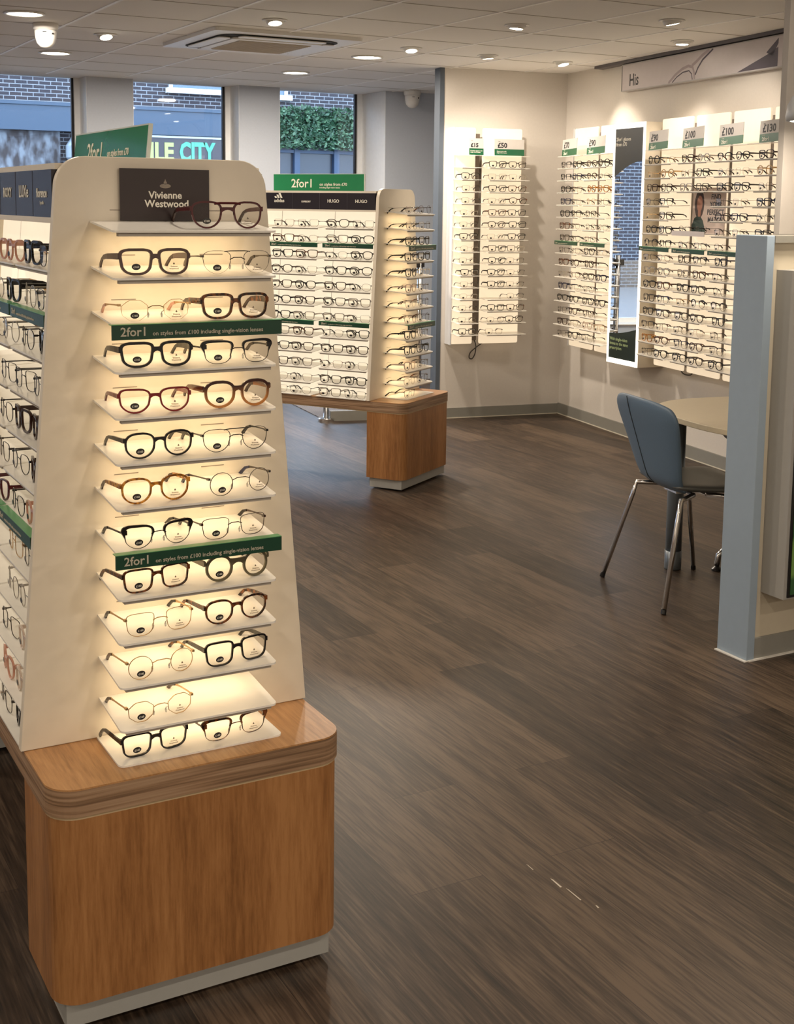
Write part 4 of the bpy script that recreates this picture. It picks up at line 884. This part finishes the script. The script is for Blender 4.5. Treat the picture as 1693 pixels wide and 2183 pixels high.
part('printed_temple', MB().add([(1.36, -0.0526, 2.394), (1.75, -0.0526, 2.394), (1.75, -0.0526, 2.50), (1.66, -0.0526, 2.47)], [(0, 1, 2, 3)]).add([(1.64, -0.0526, 2.48), (1.70, -0.0526, 2.455), (1.75, -0.0526, 2.52), (1.75, -0.0526, 2.55)], [(0, 1, 2, 3)]), M_PLUM, hs)
struct('trim_4', MB().box(0.55, 8.0, -0.07, -0.001, 2.572, 2.592), mat('dark_rail', (0.10, 0.09, 0.10), 0.5), MRW)
# hanging cables
def cable(MW, pts, label):
    P = [Vector(p) for p in pts]; out = []
    for i in range(len(P) - 1):
        p0, p1, p2, p3 = P[max(i - 1, 0)], P[i], P[i + 1], P[min(i + 2, len(P) - 1)]
        for k in range(8):
            t_ = k / 8; out.append(0.5 * ((2 * p1) + (-p0 + p2) * t_ + (2 * p0 - 5 * p1 + 4 * p2 - p3) * t_ ** 2 + (-p0 + 3 * p1 - 3 * p2 + p3) * t_ ** 3))
    out.append(P[-1])
    tag(part('cable', MB().tube(out, 0.0045, 8), mat('cable_grey', (0.05, 0.045, 0.04), 0.5), None, MW, smooth=True), label, 'cable')
cable(MLW, [(-0.735, -0.02, 0.60), (-0.722, -0.03, 0.55), (-0.728, -0.03, 0.49), (-0.752, -0.03, 0.452), (-0.775, -0.03, 0.462), (-0.765, -0.03, 0.50), (-0.72, -0.035, 0.54), (-0.665, -0.03, 0.575), (-0.65, -0.02, 0.60)], 'dark looped cable hanging below the £50 rack')
cable(MRW, [(1.74, -0.02, 0.60), (1.80, -0.03, 0.545), (1.90, -0.03, 0.548), (1.94, -0.03, 0.61)], 'dark cable sagging under the £90 rack past the mirror')
cable(MRW, [(2.34, -0.02, 0.60), (2.345, -0.03, 0.53), (2.40, -0.03, 0.46), (2.50, -0.03, 0.40)], 'dark cable hanging below the two £100 racks')

# ------------------------------------------------------------------ entrance corner: glass screen, mat
a_, b_ = Vector((4.085, 8.485, 0)), Vector((4.83, 8.30, 0)); ang = math.degrees(math.atan2(b_.y - a_.y, b_.x - a_.x)); Lg = (b_ - a_).length
gs = tag(obj('glass_screen', None, None, Matrix.Translation(a_) @ RZ(ang)), 'low clear glass screen with chrome posts behind the angled stand', 'screen')
for x in (0, Lg - 0.06):
    p = part('post', MB().tube([(x, 0, 0.02), (x, 0, 1.22)], 0.021, 16), M_CHROME, gs, smooth=True)
    part('base_disc', MB().lathe([(0.062, 0), (0.062, 0.020), (0.055, 0.026), (0.021, 0.027)], 28, (x, 0, 0)), M_CHROME, p)
part('glass_panel', MB().box(0.03, Lg - 0.09, -0.005, 0.005, 0.12, 1.18), M_GLASS, gs)
part('clamp', MB().box(Lg - 0.11, Lg - 0.03, -0.02, 0.02, 1.14, 1.19), M_BLACK, gs)
part('kerb', MB().box(0.03, Lg + 0.0, -0.02, 0.02, 0.0, 0.075), M_SKIRT, gs)
tag(part('entrance_mat', MB().prism([(4.10, 8.62), (5.45, 8.38), (5.45, 10.15), (4.30, 10.3)], 0.0, 0.006), stripes_mat('mat_stripes', (0.10, 0.10, 0.12), (0.22, 0.21, 0.22), 22)), 'grey ribbed entrance mat behind the chrome post', 'mat')

# ------------------------------------------------------------------ table and chairs
tb = tag(obj('table', None, None, T(4.03, 3.95, 0) @ RZ(-WA)), 'cream rounded consultation table on a blue-grey pedestal by the display wall', 'table')
pts = []
for k in range(56):
    t_ = 2 * math.pi * k / 56; c, s_ = math.cos(t_), math.sin(t_); pts.append((0.455 * math.copysign(abs(c) ** 0.8, c), 0.52 * math.copysign(abs(s_) ** 0.8, s_)))
part('tabletop', MB().prism(pts, 0.706, 0.731), M_TABLE, tb, bevel=0.003)
def ped(v):
    return part('pedestal', MB().lathe([(0.036, 0.085), (0.036, 0.7055)], 28, v), M_TLEG, tb, smooth=True)
v1 = (RZ(WA) @ Vector((3.787 - 4.03, 4.29 - 3.95, 0))); v2 = (RZ(WA) @ Vector((4.22 - 4.03, 3.66 - 3.95, 0)))
for v in (v1, v2):
    p = ped(tuple(v)); part('foot_sleeve', MB().lathe([(0.036, 0), (0.038, 0.008), (0.038, 0.085), (0.036, 0.0855)], 28, tuple(v)), mat('grey_sleeve', (0.16, 0.18, 0.20), 0.35, metal=0.5), p, smooth=True)

CA, CB = Vector((3.423, 4.324, 0)), Vector((3.317, 3.799, 0))
cmid = (CA + CB) / 2; cfw = math.degrees(math.atan2(-0.198, 0.98))
ch = tag(obj('chair', None, None, Matrix.Translation(cmid) @ RZ(cfw)), 'blue-grey leather chair with chrome legs pushed up to the table', 'chair')
# local: x forward, y to the chair's left (towards the windows)
def grid_shell(fn, nu, nv, th, name, m, parent):
    P = [[Vector(fn(u / nu, v / nv)) for v in range(nv + 1)] for u in range(nu + 1)]; Nn = [[None] * (nv + 1) for _ in range(nu + 1)]
    for u in range(nu + 1):
        for v in range(nv + 1):
            du = P[min(u + 1, nu)][v] - P[max(u - 1, 0)][v]; dv = P[u][min(v + 1, nv)] - P[u][max(v - 1, 0)]; n_ = du.cross(dv); Nn[u][v] = n_.normalized() if n_.length > 1e-9 else Vector((0, 0, 1))
    vs = []; 
    for s_ in (0.5, -0.5):
        for u in range(nu + 1):
            for v in range(nv + 1):
                ed = min(u, nu - u, v, nv - v); t_ = th * (0.45 if ed == 0 else 0.85 if ed == 1 else 1.0)
                vs.append(P[u][v] + Nn[u][v] * t_ * s_)
    W_ = nv + 1; K = (nu + 1) * W_; fs = []
    for u in range(nu):
        for v in range(nv):
            a = u * W_ + v; fs.append((a, a + 1, a + W_ + 1, a + W_)); fs.append((K + a, K + a + W_, K + a + W_ + 1, K + a + 1))
    ring = [u * W_ for u in range(nu + 1)] + [nu * W_ + v for v in range(1, nv + 1)] + [u * W_ + nv for u in range(nu - 1, -1, -1)] + [v for v in range(nv - 1, 0, -1)]
    for i in range(len(ring)):
        a, c = ring[i], ring[(i + 1) % len(ring)]; fs.append((a, c, K + c, K + a))
    o = part(name, MB().add(vs, fs), m, parent, smooth=True)
    md = o.modifiers.new('sub', 'SUBSURF'); md.levels = 1; md.render_levels = 1
    return o
def back_fn(u, v):      # u 0 bottom..1 top, v 0..1 across
    z = 0.452 + 0.385 * u; hw = 0.155 + 0.100 * min(1, u * 1.25) ** 0.8
    if u > 0.86: hw *= math.sqrt(max(0.0, 1 - ((u - 0.86) / 0.14) ** 2 * 0.22))
    y = (v - 0.5) * 2; zz = z - 0.022 * (abs(y) ** 3) * (u > 0.5) * (u - 0.5) * 2
    x = 0.105 - 0.115 * u + 0.035 * (y * y) * (0.5 + 0.5 * u) + (0.03 * (1 - u / 0.15) ** 2 if u < 0.15 else 0)
    return (x, y * hw, zz)
bk = grid_shell(back_fn, 14, 14, 0.030, 'backrest', M_LEATHER, ch)
sm_ = []
for k in range(12):
    u = 0.02 + 0.96 * k / 11; x, y, z = back_fn(u, 0.64); sm_.append((x - 0.0165, y, z))
part('back_seam', MB().tube(sm_, 0.0018, 6), mat('seam_dark', (0.02, 0.025, 0.03), 0.6), bk)
def seat_fn(u, v):
    y = (v - 0.5) * 2; x = 0.10 + 0.42 * u; hw = 0.175 + 0.055 * math.sin(min(1, u * 1.5) * math.pi / 2)
    if u > 0.75: hw *= math.sqrt(max(0, 1 - ((u - 0.75) / 0.25) ** 2 * 0.25))
    z = 0.462 + 0.012 * abs(y) ** 2 - 0.022 * max(0, (u - 0.75) / 0.25) ** 2 + 0.012 * (1 - u) ** 3
    return (x, y * hw, z)
grid_shell(lambda u, v: seat_fn(v, u), 14, 12, 0.032, 'seat', M_SEATL, ch)
def leg(top, foot, bend):
    o = part('leg', MB().tube([top, bend, tuple(Vector(bend) + (Vector(foot) - Vector(bend)) * 0.12), foot], 0.0105, 12), M_CHROME, ch, smooth=True)
    f = Vector(foot); d = (Vector(bend) - f).normalized(); part('glide', MB().tube([tuple(f - d * 0.010), tuple(f + d * 0.006)], 0.0112, 12), M_BLACK, o)
for sy in (1, -1):
    leg((0.20, sy * 0.12, 0.440), (0.0, sy * 0.268, 0.012), (0.105, sy * 0.185, 0.436))
    leg((0.26, sy * 0.12, 0.440), (0.445, sy * 0.268, 0.012), (0.345, sy * 0.175, 0.436))
part('under_frame', MB().tube([(0.20, -0.12, 0.440), (0.20, 0.12, 0.440)], 0.009, 8).tube([(0.26, -0.12, 0.440), (0.26, 0.12, 0.440)], 0.009, 8).box(0.16, 0.30, -0.05, 0.05, 0.432, 0.447), M_CHROME, ch)
# swivel stool half hidden by the low wall
st = tag(obj('stool', None, None, T(4.225, 4.07, 0)), 'dark round padded swivel stool with curved chrome feet behind the low wall', 'stool')
part('seat', MB().lathe([(0.02, 0.575), (0.22, 0.578), (0.275, 0.592), (0.29, 0.615), (0.275, 0.640), (0.21, 0.650), (0.02, 0.652)], 40), M_SEATL, st, smooth=True)
part('column', MB().lathe([(0.028, 0.12), (0.028, 0.36), (0.018, 0.36), (0.018, 0.576)], 20), M_CHROME, st, smooth=True)
for k in range(5):
    a = 159 + 72 * k; c, s_ = math.cos(R(a)), math.sin(R(a))
    l_ = part('foot', MB().tube([(0.02 * c, 0.02 * s_, 0.125), (0.20 * c, 0.20 * s_, 0.115), (0.265 * c, 0.265 * s_, 0.098), (0.295 * c, 0.295 * s_, 0.07), (0.30 * c, 0.30 * s_, 0.03)], 0.0135, 12), M_CHROME, st, smooth=True)
    part('glide', MB().lathe([(0.024, 0.001), (0.024, 0.010), (0.010, 0.020), (0.012, 0.032)], 18, (0.30 * c, 0.30 * s_, 0)), M_BLACK, l_)

# ------------------------------------------------------------------ low wall, post, poster case, lamp at the right edge
struct('wall_low', MB().box(3.262, 6.2, 3.262, 3.382, 0, 1.485), M_BEIGE)
struct('trim_5', MB().box(3.226, 3.262, 3.247, 3.397, 0.004, 1.509), M_BLUEGREY, bevel=0.002)
struct('trim_6', MB().box(3.262, 6.2, 3.245, 3.397, 1.485, 1.509), mat('cap_grey', (0.25, 0.24, 0.21), 0.5))
struct('baseboard_low', MB().box(3.262, 6.2, 3.250, 3.261, 0.005, 0.079), M_SKIRT)
struct('trim_7', MB().box(3.215, 3.232, 3.245, 3.399, 0, 0.004).box(3.232, 6.2, 3.241, 3.250, 0, 0.005), mat('white_sealant', (0.75, 0.73, 0.68), 0.6))
struct('pillar', MB().box(3.402, 3.75, 3.368, 3.396, 1.5095, CEIL), M_TAUPE, bevel=0.001)
pc = obj('poster_case', MB().box(3.292, 3.95, 3.152, 3.2615, 0.245, 1.392).mesh('poster_case', mat('case_grey', (0.36, 0.35, 0.33), 0.35)))
tag(pc, 'grey wall poster case with green picture on the low wall', 'poster case')
part('bezel', MB().box(3.306, 3.94, 3.147, 3.1518, 0.252, 1.385), M_BLACK, pc)
part('picture', MB().box(3.316, 3.93, 3.1445, 3.1468, 0.262, 1.375), stripes_mat('poster_greens', (0.03, 0.10, 0.03), (0.16, 0.30, 0.07), 1.2, 2), pc)
part('yellow_patch', MB().box(3.316, 3.50, 3.1435, 3.1443, 0.80, 0.86), mat('poster_yellow', (0.6, 0.5, 0.05), 0.4), pc)
pl = obj('pendant_lamp', MB().lathe([(0.072, 1.888), (0.075, 1.905), (0.070, 1.94), (0.055, 1.97), (0.03, 1.99), (0.008, 1.997)], 32).mesh('pendant_lamp', mat('shade_grey', (0.42, 0.43, 0.45), 0.4), True), None, T(3.268, 3.13, 0))
part('bulb_disc', MB().lathe([(0.068, 1.889), (0.04, 1.886)], 28), M_LAMP, pl)
part('cord', MB().tube([(0, 0, 1.995), (0, 0, CEIL)], 0.003, 8), M_BLACK, pl)
area('lamp', pl, T(0, 0, 1.88), 3.0, 0.10)
tag(pl, 'small grey dome pendant lamp in front of the taupe post', 'lamp')
# floor scuffs
M_SC = mat('pale_scuff', (0.55, 0.50, 0.42), 0.8)
sc_m = MB()
for (x, y, l, w_) in ((1.735, 2.33, 0.045, 0.006), (1.742, 2.27, 0.06, 0.004), (1.722, 2.42, 0.03, 0.003), (1.758, 2.20, 0.012, 0.005)):
    sc_m.add([(x - w_ / 2, y - l / 2, 0.0006), (x + w_ / 3, y - l / 2, 0.0006), (x + w_ / 2, y + l / 3, 0.0006), (x, y + l / 2, 0.0006)], [(0, 1, 2, 3)])
tag(part('floor_scuff', sc_m, M_SC), 'short pale scratch in the dark plank floor beyond the large cabinet', 'scratch')
